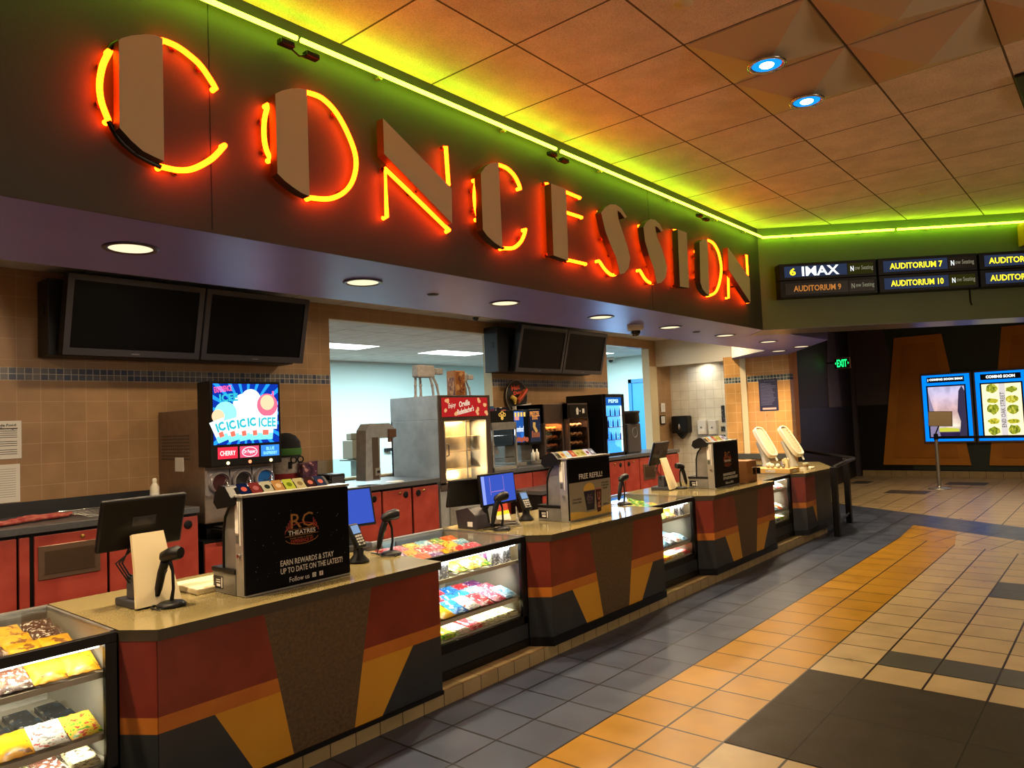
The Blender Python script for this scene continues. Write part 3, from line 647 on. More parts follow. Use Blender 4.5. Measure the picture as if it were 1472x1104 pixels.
def art1(t, M, wd, H):
    x0, x1, y0, y1 = .14, wd-.14, .13, H-.29
    m = bpy.data.materials.new('poster_sky'); m.use_nodes = True; nt = m.node_tree; N = nt.nodes; L = nt.links; N.clear()
    g = N.new('ShaderNodeTexCoord'); n = N.new('ShaderNodeTexNoise'); n.inputs['Scale'].default_value = 3.2; n.inputs['Detail'].default_value = 5; L.new(g.outputs['Generated'], n.inputs[0])
    sp_ = N.new('ShaderNodeSeparateXYZ'); L.new(g.outputs['Generated'], sp_.inputs[0])
    r1 = N.new('ShaderNodeValToRGB'); L.new(n.outputs[0], r1.inputs[0]); r1.color_ramp.elements[0].position = .4; r1.color_ramp.elements[0].color = lin('#6c6a90'); r1.color_ramp.elements[1].position = .6; r1.color_ramp.elements[1].color = lin('#c9c3d8')
    r2 = N.new('ShaderNodeValToRGB'); L.new(sp_.outputs[2], r2.inputs[0]); e = r2.color_ramp.elements; e[0].color = lin('#2c2040'); e[0].position = .08; e[1].color = lin('#c2bcd0'); e[1].position = .9
    x = e.new(.22); x.color = lin('#f0e0c0'); x = e.new(.5); x.color = lin('#e0b8a8')
    mx = N.new('ShaderNodeMix'); mx.data_type = 'RGBA'; mx.blend_type = 'MULTIPLY'; mx.inputs[0].default_value = .6; L.new(r2.outputs[0], mx.inputs[6]); L.new(r1.outputs[0], mx.inputs[7])
    em = N.new('ShaderNodeEmission'); L.new(mx.outputs[2], em.inputs[0]); em.inputs[1].default_value = 1.3; o = N.new('ShaderNodeOutputMaterial'); L.new(em.outputs[0], o.inputs[0])
    b = MB(); b.box(x0, x1, y0, y1, .060, .062, 0, M)
    build('poster_sheet', b, m, t)
    q = lambda u, v: (x0+(x1-x0)*u, y0+(y1-y0)*v)
    b = MB(); b.prism([q(1, 0), q(1, .9), q(.93, 1), q(.84, .9), q(.78, .5), q(.85, .3), q(.8, 0)], M, .062, .063); b.prism([q(0, 0), q(.28, 0), q(.2, .3), q(.12, .55), q(0, .9)], M, .062, .063, 1)
    build('printed_buildings', b, [emis('print_dusk', '#3c3550', .7), emis('print_dusk2', '#8a7fa0', .8)], t)
    b = MB(); b.prism([q(.25, .10), q(.8, .10), q(.78, .16), q(.45, .18), q(.25, .17)], M, .062, .0635)
    build('printed_lawn', b, emis('print_lawn', '#b6b83c', 1.0), t)
    b = MB(); b.text('S P I E L B E R G'[:0] or 'A SUMMER', M @ Matrix.Translation((wd/2, y0+.48, .064)), .2, .018, 0, .0005)
    build('lettering', b, emis('print_pink', '#a07890', .8), t) if False else None
def art2(t, M, wd, H):
    x0, x1, y0, y1 = .14, wd-.14, .13, H-.29
    b = MB(); b.box(x0, x1, y0, y1, .060, .062, 0, M); build('poster_sheet', b, emis('print_sand', '#efdcae', 1.15), t)
    q = lambda u, v: (x0+(x1-x0)*u, y0+(y1-y0)*v)
    b = MB(); rr = random.Random(3)
    for side in (0, 1):
        for k in range(5):
            u0 = .12 if side == 0 else .62; v0 = .03+k*.2; s = (.14, .10, .17, .09, .16)[(k+side*2) % 5]
            pts = [q(u0+.14+.15*math.cos(th)*(1+.15*rr.uniform(-1, 1)), v0+s/2+s*.55*math.sin(th)*(1+.2*rr.uniform(-1, 1))) for th in [2*PI*i/12 for i in range(12)]]
            b.prism(pts, M, .062, .063, k % 2)
    build('printed_trees', b, [litwrap('print_leaf', '#8f9c28', '#5c6a1c', '#c9c84c', 14, .7), litwrap('print_leaf2', '#b9b42c', '#7a8424', '#dcd860', 14, .7)], t)
    b = MB(); b.prism([q(.44, 0), q(.60, 0), q(.60, 1), q(.44, 1)], M, .0632, .0638); build('printed_road', b, emis('print_road', '#c9c0bc', 1.0), t)
    b = MB(); b.text('END OAK STREET', M @ Matrix.Translation(((x0+x1)/2+.01, (y0+y1)/2, .0645)) @ Matrix.Rotation(PI/2, 4, 'Z'), .72, .075, 0, .0005); b.text('OF', M @ Matrix.Translation(((x0+x1)/2+.01, y0+.31, .0645)) @ Matrix.Rotation(PI/2, 4, 'Z'), .03, .02, 0, .0005)
    build('lettering', b, mat('header_black', '#06060c', .3), t)
poster(-3.49, 'blue-lit poster case reading COMING SOON with a cloudy sky poster', '| COMING SOON IMAX', art1)
poster(-2.50, 'blue-lit poster case reading COMING SOON with an aerial street and trees poster', 'COMING SOON', art2)
# ------------------------------------------------------------------ stanchion with belt and sign plate
t = thing('stanchion', 'steel belt stanchion post standing before the poster cases', 'stanchion', (-2.82, 15.53, 0))
b = MB(); b.lathe([(.19, 0), (.19, .012), (.15, .028), (.04, .04), (.034, .06)], n=36); build('base', b, steel, t, local=True)
b = MB(); b.cyl((0, 0, .04), (0, 0, .92), .032); build('post', b, steel, t, local=True)
b = MB(); b.cyl((0, 0, .92), (0, 0, 1.02), .038); b.cyl((0, 0, 1.02), (0, 0, 1.03), .03); build('belt_head', b, blackp, t, local=True)
b = MB(); b.box(.035, 3.4, -.002, .002, .93, .98); build('belt', b, blackp, t, local=True)
t2 = thing('stanchion', 'steel belt stanchion post beyond the right edge', 'stanchion', (.6, 15.53, 0))
b = MB(); b.lathe([(.19, 0), (.19, .012), (.15, .028), (.04, .04), (.034, .06)], n=36); build('base', b, steel, t2, local=True)
b = MB(); b.cyl((0, 0, .04), (0, 0, 1.0), .032); build('post', b, steel, t2, local=True)
t = thing('sign_holder', 'blank beige sign plate clipped on top of the stanchion post', 'sign', (-2.82, 15.53, 1.03))
pc_ = PY(1351.5, 602, 15.5); M = frame(pc_, (1, .1, -.04), (0, 0, 1)); b = MB(); b.box(-.195, .195, -.14, .14, -.008, .008, 0, M); build('plate_frame', b, mat('sign_frame', '#5a5048', .4), t, bevel=.004)
b = MB(); b.box(-.185, .185, -.13, .13, .008, .010, 0, M); build('plate', b, mat('beige_card', '#a89878', .6), t)
b = MB(); b.cyl((-2.82, 15.53, 1.03), (pc_.x-.02, 15.52, pc_.z-.1), .012); build('stem', b, black, t)
# ------------------------------------------------------------------ front counter
red_l = mat('red_laminate', '#6e2418', .38, col2='#83301f', nscale=4.5)
org_l = mat('orange_laminate', '#b0641c', .4, col2='#bd7022', nscale=6)
yel_l = mat('yellow_laminate', '#c68c1c', .42, col2='#cc9420', nscale=3)
slt_l = mat('slate_laminate', '#22262a', .42, col2='#2b3031', nscale=4)
stone = mat('bronze_stone_inlay', '#4a3820', .5, col2='#604a28', nscale=55, bump=.9, bscale=90)
top_m = mat('tan_quartz_top', '#857850', .12, noise=.10, nscale=160)
edge_m = mat('olive_counter_edge', '#3a3424', .5)
mods = [(1.24, 1.335, 2.915), (3.85, 3.945, 5.50), (6.37, 6.465, 8.00), (8.91, 9.005, 9.93)]
ZB, ZT = .085, .775
def clip_r(poly, W_):
    out = []
    for i in range(len(poly)):
        p, q = poly[i-1], poly[i]
        if (p[0] <= W_) != (q[0] <= W_):
            k = (W_-p[0])/(q[0]-p[0]); out.append((W_, p[1]+(q[1]-p[1])*k))
        if q[0] <= W_: out.append(q)
    return out
uL = lambda z: .475+(ZT-z)/(ZT-ZB)*.14
uR = lambda z: 1.09-(ZT-z)/(ZT-ZB)*.135
for i, (ya, y0, ye) in enumerate(mods):
    t = thing('counter_section', 'concession counter section with red, orange, yellow and bronze front, %s from the left' % ['first', 'second', 'third', 'fourth'][i],
              'counter', (-3.5, (ya+ye)/2, ZB), 0, 'counter sections')
    W_ = ye-y0
    if i < 3: outl = [(-3.18, ya), (-3.04, y0), (-3.04, ye), (-4.0, ye), (-4.0, ya)]
    else: outl = [(-3.18, ya), (-3.04, y0), (-3.0, ye), (-3.50, 10.97), (-4.88, 10.97), (-4.88, 10.3), (-4.0, 10.3), (-4.0, ya)]
    b = MB(); b.prism(outl, Matrix(), ZT, .82, 0)
    b.m = [0, 0]+[1]*(len(b.f)-2)
    build('countertop', b, [top_m, edge_m], t, bevel=.003)
    body = [(-3.19, ya+.005), (-3.065, y0), (-3.065, ye-.012), (-3.93, ye-.012), (-3.93, ya+.005)] if i < 3 else [(-3.19, ya+.005), (-3.065, y0), (-3.04, ye-.02), (-3.54, 10.9), (-4.8, 10.9), (-4.8, 10.4), (-3.93, 10.4), (-3.93, ya+.005)]
    b = MB(); b.prism(body, Matrix(), ZB, ZT, 0); build('cabinet_body', b, slt_l, t)
    M = FX(-3.065, y0, 0)
    def face(nm, polys, m):
        for p in polys:
            p = clip_r(p, W_-.012)
            if len(p) > 2: b = MB(); b.prism(p, M, .0005, .010); build(nm, b, m, t)
        if 1:
            b = MB()
            A0 = V((-3.19, ya+.005, 0)); A1 = V((-3.055, y0, 0)); AM = frame(A0, A1-A0, (0, 0, 1)); La = (A1-A0).length
            zr = {'red_panel': (.47, ZT), 'orange_stripe': (.405, .47), 'slate_panel': (ZB, .405)}.get(nm)
            if zr: b.box(0, La-.001, zr[0], zr[1], .0005, .006, 0, AM); build(nm, b, m, t)
    face('red_panel', [[(0, .47), (uL(.47), .47), (uL(ZT), ZT), (0, ZT)], [(uR(.47), .47), (9, .47), (9, ZT), (uR(ZT), ZT)]], red_l)
    face('orange_stripe', [[(0, .405), (uL(.405), .405), (uL(.47), .47), (0, .47)], [(uR(.405), .405), (9, .405), (9, .47), (uR(.47), .47)]], org_l)
    face('yellow_wedge', [[(.425, ZB), (uL(ZB), ZB), (uL(.405), .405), (.235, .405)], [(uR(ZB), ZB), (1.12, ZB), (1.36, .405), (uR(.405), .405)]], yel_l)
    face('slate_panel', [[(0, ZB), (.425, ZB), (.235, .405), (0, .405)], [(1.12, ZB), (9, ZB), (9, .405), (1.36, .405)]], slt_l)
    face('bronze_inlay', [[(uL(ZB), ZB), (uR(ZB), ZB), (uR(ZT), ZT), (uL(ZT), ZT)]], stone)
    b = MB(); h_ = .02 if i == 0 else .055
    b.box(-3.062, -3.045, y0, ye-.012, ZB-.002, ZB+h_); A0 = V((-3.185, ya+.005, 0)); A1 = V((-3.045, y0, 0)); AM = frame(A0, A1-A0, (0, 0, 1))
    b.box(0, (A1-A0).length, ZB-.002, ZB+h_, 0, .014, 0, AM); build('kick_trim', b, black, t)
    if i == 3:
        b = MB(); EM = frame((-3.04, ye-.02, 0), (-.5, .99, 0), (0, 0, 1)); 
        b.box(.05, .55, .42, ZT, -.0005+0, .008, 0, EM); b.box(.05, .55, .37, .42, 0, .008, 1, EM); b.box(.05, .55, ZB, .37, 0, .008, 2, EM)
        build('end_panel', b, [mat('red_laminate_end', '#a04a3a', .4), org_l, slt_l], t)
t = thing('tiled_plinth', 'low cream tiled plinth running under the whole counter', 'plinth', (-3.5, 4.5, 0))
b = MB(); b.box(-3.9, -3.08, .2, 9.8, 0, ZB-.003)
build('tile_facing', b, tiles('plinth_tile', '#a58f63', '#ad9669', '#4c3c28', EY, EZ, .1545, .2, 0, -.06, .003, .35), t)
# black rail round the far end
t = thing('guard_rail', 'black metal rail round the far end of the counter', 'rail', (-2.88, 9.6, 0))
b = MB(); b.tube([(-2.88, 9.52, .85), (-2.86, 9.8, .88), (-2.90, 10.5, .90), (-3.05, 10.72, .90), (-4.1, 12.2, .90)], .024, 10); build('handrail', b, black, t)
b = MB(); b.box(-2.915, -2.845, 9.51, 9.58, 0, .86); build('post', b, black, t, bevel=.006)
b = MB(); b.box(-3.10, -3.03, 10.68, 10.75, 0, .89); build('post', b, black, t, bevel=.006)
b = MB(); b.tube([(-2.88, 9.55, .14), (-3.06, 10.7, .14)], .014, 8); build('lower_bar', b, black, t)

# ------------------------------------------------------------------ display cases
cases = [(.22, 1.235), (2.918, 3.845), (5.503, 6.365), (8.003, 8.905)]
cname = ['nearest', 'second', 'third', 'farthest']
white_in = mat('case_interior', '#8f8a7c', .5)
shelf_m = mat('case_shelf', '#b5ae9c', .35)
for i, (ya, yb) in enumerate(cases):
    t = thing('display_case', 'black-framed glass candy display case, %s' % ['cut off at the left edge', 'between the first and second counter sections', 'between the second and third counter sections', 'between the third and fourth counter sections'][i],
              'display case', (-3.5, (ya+yb)/2, ZB), 0, 'candy display cases')
    b = MB(); x0 = -3.19
    b.box(x0-.03, x0, ya, yb, .775, .815); b.box(x0-.03, x0, ya, ya+.035, .235, .775); b.box(x0-.03, x0, yb-.045, yb, .235, .775); b.box(x0-.03, x0, ya, yb, .235, .29)
    build('front_frame', b, black, t, bevel=.003)
    b = MB(); b.box(-3.98, x0-.005, ya, yb, ZB, .235); build('base_panel', b, slt_l, t)
    b = MB(); b.box(-3.98, x0+.004, ya, yb, ZB-.001, ZB+.05); build('kick_trim', b, black, t)
    b = MB(); b.box(x0-.018, x0-.012, ya+.035, yb-.045, .29, .775); build('front_glass', b, pane, t)
    b = MB(); b.box(-3.975, x0-.032, ya+.012, yb-.012, .808, .815); build('top_glass', b, glass('top_glass', (.98, .99, .98), .45), t)
    b = MB(); b.box(-4.0, -3.975, ya, yb, .235, .815); b.box(-3.975, x0-.03, ya, ya+.008, .235, .812); b.box(-3.975, x0-.03, yb-.008, yb, .235, .812); b.box(-3.975, x0-.03, ya, yb, .235, .262)
    build('case_walls', b, white_in, t)
    b = MB(); b.box(-3.975, x0-.03, ya, ya+.014, .812, .8185); b.box(-3.975, x0-.03, yb-.014, yb, .812, .8185); b.box(-4.0, -3.96, ya, yb, .812, .8185)
    build('top_rim', b, steeld, t)
    for z in (.40, .645):
        b = MB(); b.box(-3.93, -3.245, ya+.01, yb-.01, z-.006, z); b.box(-3.25, -3.238, ya+.01, yb-.01, z-.012, z+.012); build('shelf', b, shelf_m, t)
    b = MB(); b.box(-3.93, -3.235, ya+.01, yb-.01, .262, .292); build('bottom_deck', b, shelf_m, t)
    b = MB(); b.cyl((-3.245, ya+.05, .765), (-3.245, yb-.05, .765), .009); tb = build('light_tube', b, emis('case_tube', (.95, 1.0, .9), 5), t)
    for z_, pw in ((.752, 5.5), (.628, 4.0), (.383, 4.0)):
        lamp('case_light', 'AREA', (-3.275, (ya+yb)/2, z_), pw, (1.0, .97, .84) if i else (1.0, .93, .76), None, size=(yb-ya)-.15, size_y=.02, spread=120, target=(-3.50, (ya+yb)/2, z_-.2))
# ------------------------------------------------------------------ packets of candy
wr = {
 'yellow': wrapper('yellow_wrap', '#e0a010', '#efb820', '#7a4a18', 3.5), 'orange': wrapper('orange_wrap', '#e25a14', '#ef7a2a', '#c23c10', 4),
 'dark brown': wrapper('brown_wrap', '#3a2018', '#c9bdb0', '#5c3a2c', 9), 'black': wrapper('black_wrap', '#1f2326', '#6d6a5e', '#2b3b4a', 5),
 'red': wrapper('red_wrap', '#b4202a', '#e8d6d0', '#d64a50', 6), 'pink': wrapper('pink_wrap', '#d0405c', '#f0b8c0', '#e4e0e0', 6),
 'blue': wrapper('blue_wrap', '#1f68b8', '#bfe0f0', '#2f9ad6', 6), 'light blue': wrapper('light_blue_wrap', '#7fb4cc', '#f0f4f2', '#3c6a98', 7),
 'green': wrapper('green_wrap', '#4f9c1c', '#f0e050', '#c03020', 6), 'multicoloured': wrapper('multi_wrap', '#e8c83c', '#d8402c', '#58a830', 8),
 'white': wrapper('white_wrap', '#d9d4c4', '#8c8a88', '#b84838', 7), 'cream': wrapper('cream_wrap', '#d8cfa0', '#3c2c20', '#efe8c8', 8),
 'silver': wrapper('silver_wrap', '#8a8a90', '#e0e0e4', '#50505a', 8, .25, .4), 'purple': wrapper('purple_wrap', '#5a2c6c', '#d8b8c8', '#8c3c60', 7)}
def bag_mb(w_, l_, h_, sd):
    rr = random.Random(sd); b = MB(); nx, ny = 9, 7; vs = []
    cr_ = [rr.uniform(.75, 1.1) for _ in range(80)]
    for s in (1, -1):
        for i in range(nx+1):
            for j in range(ny+1):
                u = -1+2*i/nx; v = -1+2*j/ny
                e = max(0, 1-abs(u)**4)*max(0, 1-abs(v)**3)
                z = s*h_/2*e*cr_[(i*ny+j) % 80]
                if abs(u) > .84: z = .002*s+.0025*math.sin(j*2.6)
                vs.append((u*l_/2, v*w_/2*(1-.05*e), z+h_/2))
    n = (nx+1)*(ny+1)
    q = [(i*(ny+1)+j, (i+1)*(ny+1)+j, (i+1)*(ny+1)+j+1, i*(ny+1)+j+1) for i in range(nx) for j in range(ny)]
    b.add(vs, q+[tuple(n+k for k in f[::-1]) for f in q], 0, True); return b
bag_me = {}
def proto(kind, sd):
    key = (kind, sd)
    if key in bag_me: return bag_me[key]
    if kind == 'bag': b = bag_mb(.116, .165, .040, sd)
    elif kind == 'pouch': b = bag_mb(.105, .16, .046, sd)
    elif kind == 'box': b = MB(); b.box(-.085, .085, -.045, .045, 0, .022)
    elif kind == 'carton': b = MB(); b.box(-.02, .02, -.038, .038, 0, .10)
    me = bpy.data.meshes.new('candy'); me.from_pydata(b.v, [], b.f); me.polygons.foreach_set('use_smooth', b.s); me.materials.append(wr['yellow'])
    bag_me[key] = me; return me
kname = {'bag': ('candy_bag', 'candy bag'), 'pouch': ('candy_pouch', 'candy pouch'), 'box': ('candy_box', 'flat candy box'), 'carton': ('candy_carton', 'upright candy carton')}
def candy(kind, col, loc, rz, tilt, lb, grp):
    o = bpy.data.objects.new(kname[kind][0], proto(kind, random.randint(0, 3))); C.objects.link(o)
    o.data = o.data  # shared mesh, own wrapper
    o.material_slots[0].link = 'OBJECT'; o.material_slots[0].material = wr[col]
    o.matrix_world = Matrix.Translation(loc) @ Matrix.Rotation(rz, 4, 'Z') @ Matrix.Rotation(tilt, 4, 'Y')
    tag(o, lb, kname[kind][1].split()[0], grp)
nth = ['first', 'second', 'third', 'fourth', 'fifth', 'sixth', 'seventh', 'eighth', 'ninth']
rown = ['front row', 'second row', 'third row', 'fourth row', 'fifth row']
def shelf_fill(ci, z, shelf, rows, pitch_y, pitch_x, pattern, tilt=.30, first=-3.325):
    ya, yb = cases[ci]; n = int((yb-ya-.05)/pitch_y)
    for r in range(rows):
        for k in range(n):
            kind, col = pattern(r, k, n)
            if kind is None: continue
            y = yb-.035-pitch_y*(k+.5); 
            if kind == 'carton': x = first+.03-r*.062; tl = 0; rz = 0; zz = z
            elif kind == 'box': x = first-r*.150; tl = .10; rz = random.uniform(-.03, .03); zz = z+.012
            else: x = first-r*pitch_x+random.uniform(-.006, .006); tl = tilt; rz = random.uniform(-.12, .12); zz = z+.024+random.uniform(0, .004)+r*(.016 if shelf == 'top' else .006)
            lb = '%s %s, %s display case, %s shelf, %s, %s from far end' % (col, kname[kind][1], cname[ci], shelf, rown[r], nth[k])
            candy(kind, col, (x, y, zz), rz, tl, lb, '%s shelf of the %s display case' % (shelf, cname[ci]))
def alt(*cols): return lambda r, k, n: (('bag', cols[min(k, len(cols)-1)]) if isinstance(cols[0], str) else cols[(k+r) % len(cols)])
# nearest case: yellow bags on the right, dark wrappers, then orange bags
def pA(r, k, n): return ('bag', ['yellow', 'yellow', 'dark brown', 'orange', 'orange', 'red', 'red', 'blue', 'yellow'][k] if r < 2 or k != 2 else 'dark brown') if not (r >= 3 and k == 0) else ('bag', 'dark brown')
shelf_fill(0, .648, 'top', 5, .118, .118, pA)
shelf_fill(0, .403, 'middle', 3, .118, .15, lambda r, k, n: ('bag', ['multicoloured', 'white', 'yellow', 'light blue', 'multicoloured', 'red', 'white', 'yellow', 'blue'][k]) if r == 0 else ('box', 'black'), first=-3.33)
shelf_fill(0, .294, 'bottom', 3, .118, .15, lambda r, k, n: ('box', ['cream', 'dark brown', 'cream', 'white', 'dark brown', 'red', 'cream', 'white', 'black'][(k+r) % 9]), first=-3.33)
def pB(r, k, n):
    if r == 0: return ('carton', 'silver') if k in (0, 1, 5, 6) else (('pouch', ['green', 'multicoloured'][k % 2]) if k < 5 else ('bag', 'yellow'))
    return ('bag', ['orange', 'multicoloured', 'yellow', 'green', 'pink', 'purple', 'light blue', 'red'][(k*3+r*2) % 8])
shelf_fill(1, .648, 'top', 5, .118, .118, pB)
shelf_fill(1, .403, 'middle', 3, .118, .125, lambda r, k, n: ('bag', [['light blue', 'pink', 'red', 'white', 'blue', 'yellow', 'yellow'], ['pink', 'light blue', 'blue', 'blue', 'red', 'light blue', 'blue'], ['purple', 'red', 'blue', 'red', 'dark brown', 'red', 'red']][r][min(k, 6)]))
shelf_fill(1, .294, 'bottom', 3, .118, .15, lambda r, k, n: ('box', [['cream', 'cream', 'cream', 'red', 'white', 'green', 'green'], ['cream', 'cream', 'cream', 'cream', 'white', 'light blue', 'multicoloured'], ['cream', 'dark brown', 'cream', 'cream', 'dark brown', 'cream', 'cream']][r][min(k, 6)]))
shelf_fill(2, .648, 'top', 5, .118, .118, lambda r, k, n: ('carton', 'silver') if (r == 0 and k < 2) else ('bag', ['yellow', 'orange', 'yellow', 'green', 'green', 'multicoloured', 'red'][(k+r) % 7]))
shelf_fill(2, .403, 'middle', 3, .118, .125, lambda r, k, n: ('bag', ['light blue', 'white', 'silver', 'light blue', 'blue', 'pink', 'multicoloured', 'yellow'][(k+r*3) % 8]))
shelf_fill(2, .294, 'bottom', 3, .118, .15, lambda r, k, n: ('box', ['red', 'cream', 'cream', 'yellow', 'orange', 'yellow', 'red'][(k+r) % 7]))
shelf_fill(3, .648, 'top', 3, .118, .135, lambda r, k, n: ('bag', ['white', 'red', 'dark brown', 'green', 'yellow', 'dark brown', 'red'][(k+r*2) % 7]))
shelf_fill(3, .403, 'middle', 3, .118, .135, lambda r, k, n: ('bag', ['white', 'orange', 'light blue', 'green', 'white', 'pink'][(k+r*2) % 6]))
shelf_fill(3, .294, 'bottom', 2, .118, .15, lambda r, k, n: ('box', ['white', 'green', 'silver', 'white', 'green', 'white', 'silver'][(k+r) % 7]))
# script lettering along the top front edge of the nearest case is an etched line of white writing
# ------------------------------------------------------------------ back counter
cab = mat('red_stained_wood', '#862d24', .4, col2='#9c4034', nscale=7)
lam = mat('grey_laminate_top', '#45464a', .35, noise=.12, nscale=60)
for nm, y0, y1, lb in (('worktop', -1.2, 2.62, 'dark grey back counter slab at the left with backsplash'), ('worktop', 3.36, 5.06, 'grey back counter slab holding the arched steel dispenser'), ('worktop', 5.88, 10.1, 'grey back counter slab under the warmers and drink cooler')):
    t = thing(nm, lb, 'counter', (-5.7, (y0+y1)/2, 1.022), 0, 'back counter slabs')
    b = MB(); b.box(-6.095, -5.26, y0, y1, 1.022, 1.066); build('slab', b, lam, t, bevel=.003)
    if y0 < 0 or y0 > 5: b = MB(); b.box(-6.095, -6.075, y0, min(y1, 9.45), 1.066, 1.165); build('backsplash', b, mat('black_laminate', '#1d1e22', .4), t)
def cabinet(y0, y1, lb, doors, z1_=1.02):
    t = thing('base_cabinet', lb, 'cabinet', (-5.6, (y0+y1)/2, 0), 0, 'red base cabinets')
    b = MB(); b.box(-6.05, -5.30, y0, y1, .0, z1_); build('carcass', b, blackp, t)
    for (a0, a1, hole, lock, flap) in doors:
        b = MB(); b.box(-5.30, -5.28, a0+.006, a1-.006, .10, z1_-.02); d = build('door', b, cab, t, bevel=.002)
        if hole is not None:
            b = MB(); b.lathe([(.031, 0), (.031, .004), (.024, .006), (.0, .004)], n=20, M=Matrix.Translation((-5.28, hole, .945)) @ Matrix.Rotation(PI/2, 4, 'Y')); build('finger_pull', b, black, d)
        if lock is not None:
            b = MB(); b.lathe([(.014, 0), (.014, .006), (.0, .008)], n=16, M=Matrix.Translation((-5.28, lock, .965)) @ Matrix.Rotation(PI/2, 4, 'Y')); build('lock', b, brass, d)
        if flap:
            c, zc, fw, fh = flap
            b = MB(); b.box(-5.282, -5.272, c-fw/2, c+fw/2, zc-fh/2, zc+fh/2); f = build('flap_frame', b, steel, d, bevel=.002) if False else build('trash_flap', b, mat('flap_steel', '#8a7260', .35, .8), d, bevel=.002)
            b = MB(); b.box(-5.273, -5.270, c-fw/2+.035, c+fw/2-.035, zc-fh/2+.035, zc+fh/2-.035); 
            b.box(-5.2705, -5.268, c-fw/2+.028, c+fw/2-.028, zc-fh/2+.030, zc-fh/2+.036); build('trash_flap', b, mat('flap_steel_inner', '#7a6452', .3, .85), t)
cabinet(.35, 1.475, 'red base cabinet at the left edge of the photo', [(.35, .9, None, .85, None), (.9, 1.475, None, None, None)])
cabinet(1.48, 1.995, 'red base cabinet with a steel trash flap at the left', [(1.478, 1.545, None, None, None), (1.56, 1.995, None, 1.84, (1.765, .83, .36, .21))])
cabinet(2.0, 2.62, 'red base cabinet partly behind the nearest register', [(2.0, 2.62, 2.54, None, None)])
cabinet(2.66, 3.33, 'low red base cabinet under the frozen drink machine', [(2.66, 3.0, None, None, None), (3.0, 3.33, None, None, None)], .80)
cabinet(3.36, 4.34, 'red base cabinet half hidden by the nearest soda dispenser', [(3.36, 3.98, None, None, None), (3.98, 4.34, 4.25, 4.13, None)])
cabinet(4.345, 5.06, 'red two-door base cabinet left of the popcorn warmer', [(4.35, 4.705, 4.63, 4.56, None), (4.72, 5.06, 4.79, 4.86, None)])
cabinet(5.88, 6.55, 'red base cabinet under the glass pretzel case', [(5.88, 6.2, None, None, None), (6.2, 6.55, None, None, None)])
cabinet(6.555, 8.16, 'long red base cabinet under the hot food warmers', [(6.555, 7.35, None, None, None), (7.35, 8.16, None, None, None)])
cabinet(8.165, 8.93, 'red base cabinet with two black pulls under the drink cooler', [(8.165, 8.54, 8.44, 8.3, None), (8.55, 8.93, 8.65, 8.78, None)])
cabinet(8.935, 9.52, 'red base cabinet with a steel trash flap near the blue door', [(8.935, 9.52, None, 9.4, (9.2, .80, .34, .22))])
cabinet(9.525, 10.1, 'red base cabinet at the far end of the back counter', [(9.525, 10.1, None, None, None)])
# low steel shelf unit and tray
t = thing('low_counter', 'low red-fronted counter with grey top before the pretzel case', 'counter', (-5.0, 6.6, 0))
b = MB(); b.box(-5.27, -4.82, 6.12, 7.15, .80, .84); build('slab', b, lam, t); b = MB(); b.box(-5.27, -4.85, 6.14, 7.13, 0, .80); build('carcass', b, blackp, t)
for k in range(3):
    b = MB(); b.box(-4.85, -4.835, 6.16+k*.325, 6.475+k*.325, .1, .785); d = build('door', b, cab, t, bevel=.002)
    b = MB(); b.lathe([(.026, 0), (.026, .004), (.0, .006)], n=16, M=Matrix.Translation((-4.835, 6.40+k*.325-(.15 if k == 1 else 0), .72)) @ Matrix.Rotation(PI/2, 4, 'Y')); build('finger_pull', b, black, d)
# ------------------------------------------------------------------ frozen drink machine
def disc(c, r, M, mb, mi=0, d=.002, n=28, sx=1):
    mb.prism([(c[0]+sx*r*math.cos(2*PI*i/n), c[1]+r*math.sin(2*PI*i/n)) for i in range(n)], M, 0, d, mi)
t = thing('frozen_drink_machine', 'tall steel frozen drink machine with bright lit drink sign', 'drink machine', (-5.7, 2.98, .82))
b = MB(); b.box(-6.09, -5.34, 2.70, 3.28, .92, 1.79); build('housing', b, mat('warm_steel', '#8c7a6c', .36, .75, noise=.1, nscale=14), t, bevel=.008)
b = MB(); b.box(-6.05, -5.40, 2.74, 3.24, .80, .92); build('base', b, blackp, t)
b = MB(); PM = frame((0, 2.70, 0), (1, 0, 0), (0, 0, 1))
for r in range(8):
    for c in range(15):
        x = -6.03+c*.032; z = 1.40+r*.026; b.box(x, x+.022, z, z+.013, 0, .002, 0, PM)
build('vent_grille', b, mat('grille_dark', '#453a34', .5), t)
b = MB(); b.box(-5.80, -5.66, 1.31, 1.42, .001, .004, 0, PM); build('taped_note', b, paper, t)
b = MB(); b.box(-5.42, -5.22, 2.695, 3.285, 1.345, 1.99); build('sign_box', b, blackp, t, bevel=.008)
S = FX(-5.22, 2.695, 1.345)      # local: right .59, up .645
b = MB(); b.box(.022, .568, .165, .625, 0, .002, 0, S)
m = bpy.data.materials.new('blue_starburst'); m.use_nodes = True; nt = m.node_tree; N = nt.nodes; L = nt.links; N.clear()
g = N.new('ShaderNodeNewGeometry'); sep = N.new('ShaderNodeSeparateXYZ'); L.new(g.outputs['Position'], sep.inputs[0])
dy = N.new('ShaderNodeMath'); dy.operation = 'SUBTRACT'; dy.inputs[1].default_value = 2.99; L.new(sep.outputs[1], dy.inputs[0])
dz = N.new('ShaderNodeMath'); dz.operation = 'SUBTRACT'; dz.inputs[1].default_value = 1.72; L.new(sep.outputs[2], dz.inputs[0])
at_ = N.new('ShaderNodeMath'); at_.operation = 'ARCTAN2'; L.new(dz.outputs[0], at_.inputs[0]); L.new(dy.outputs[0], at_.inputs[1])
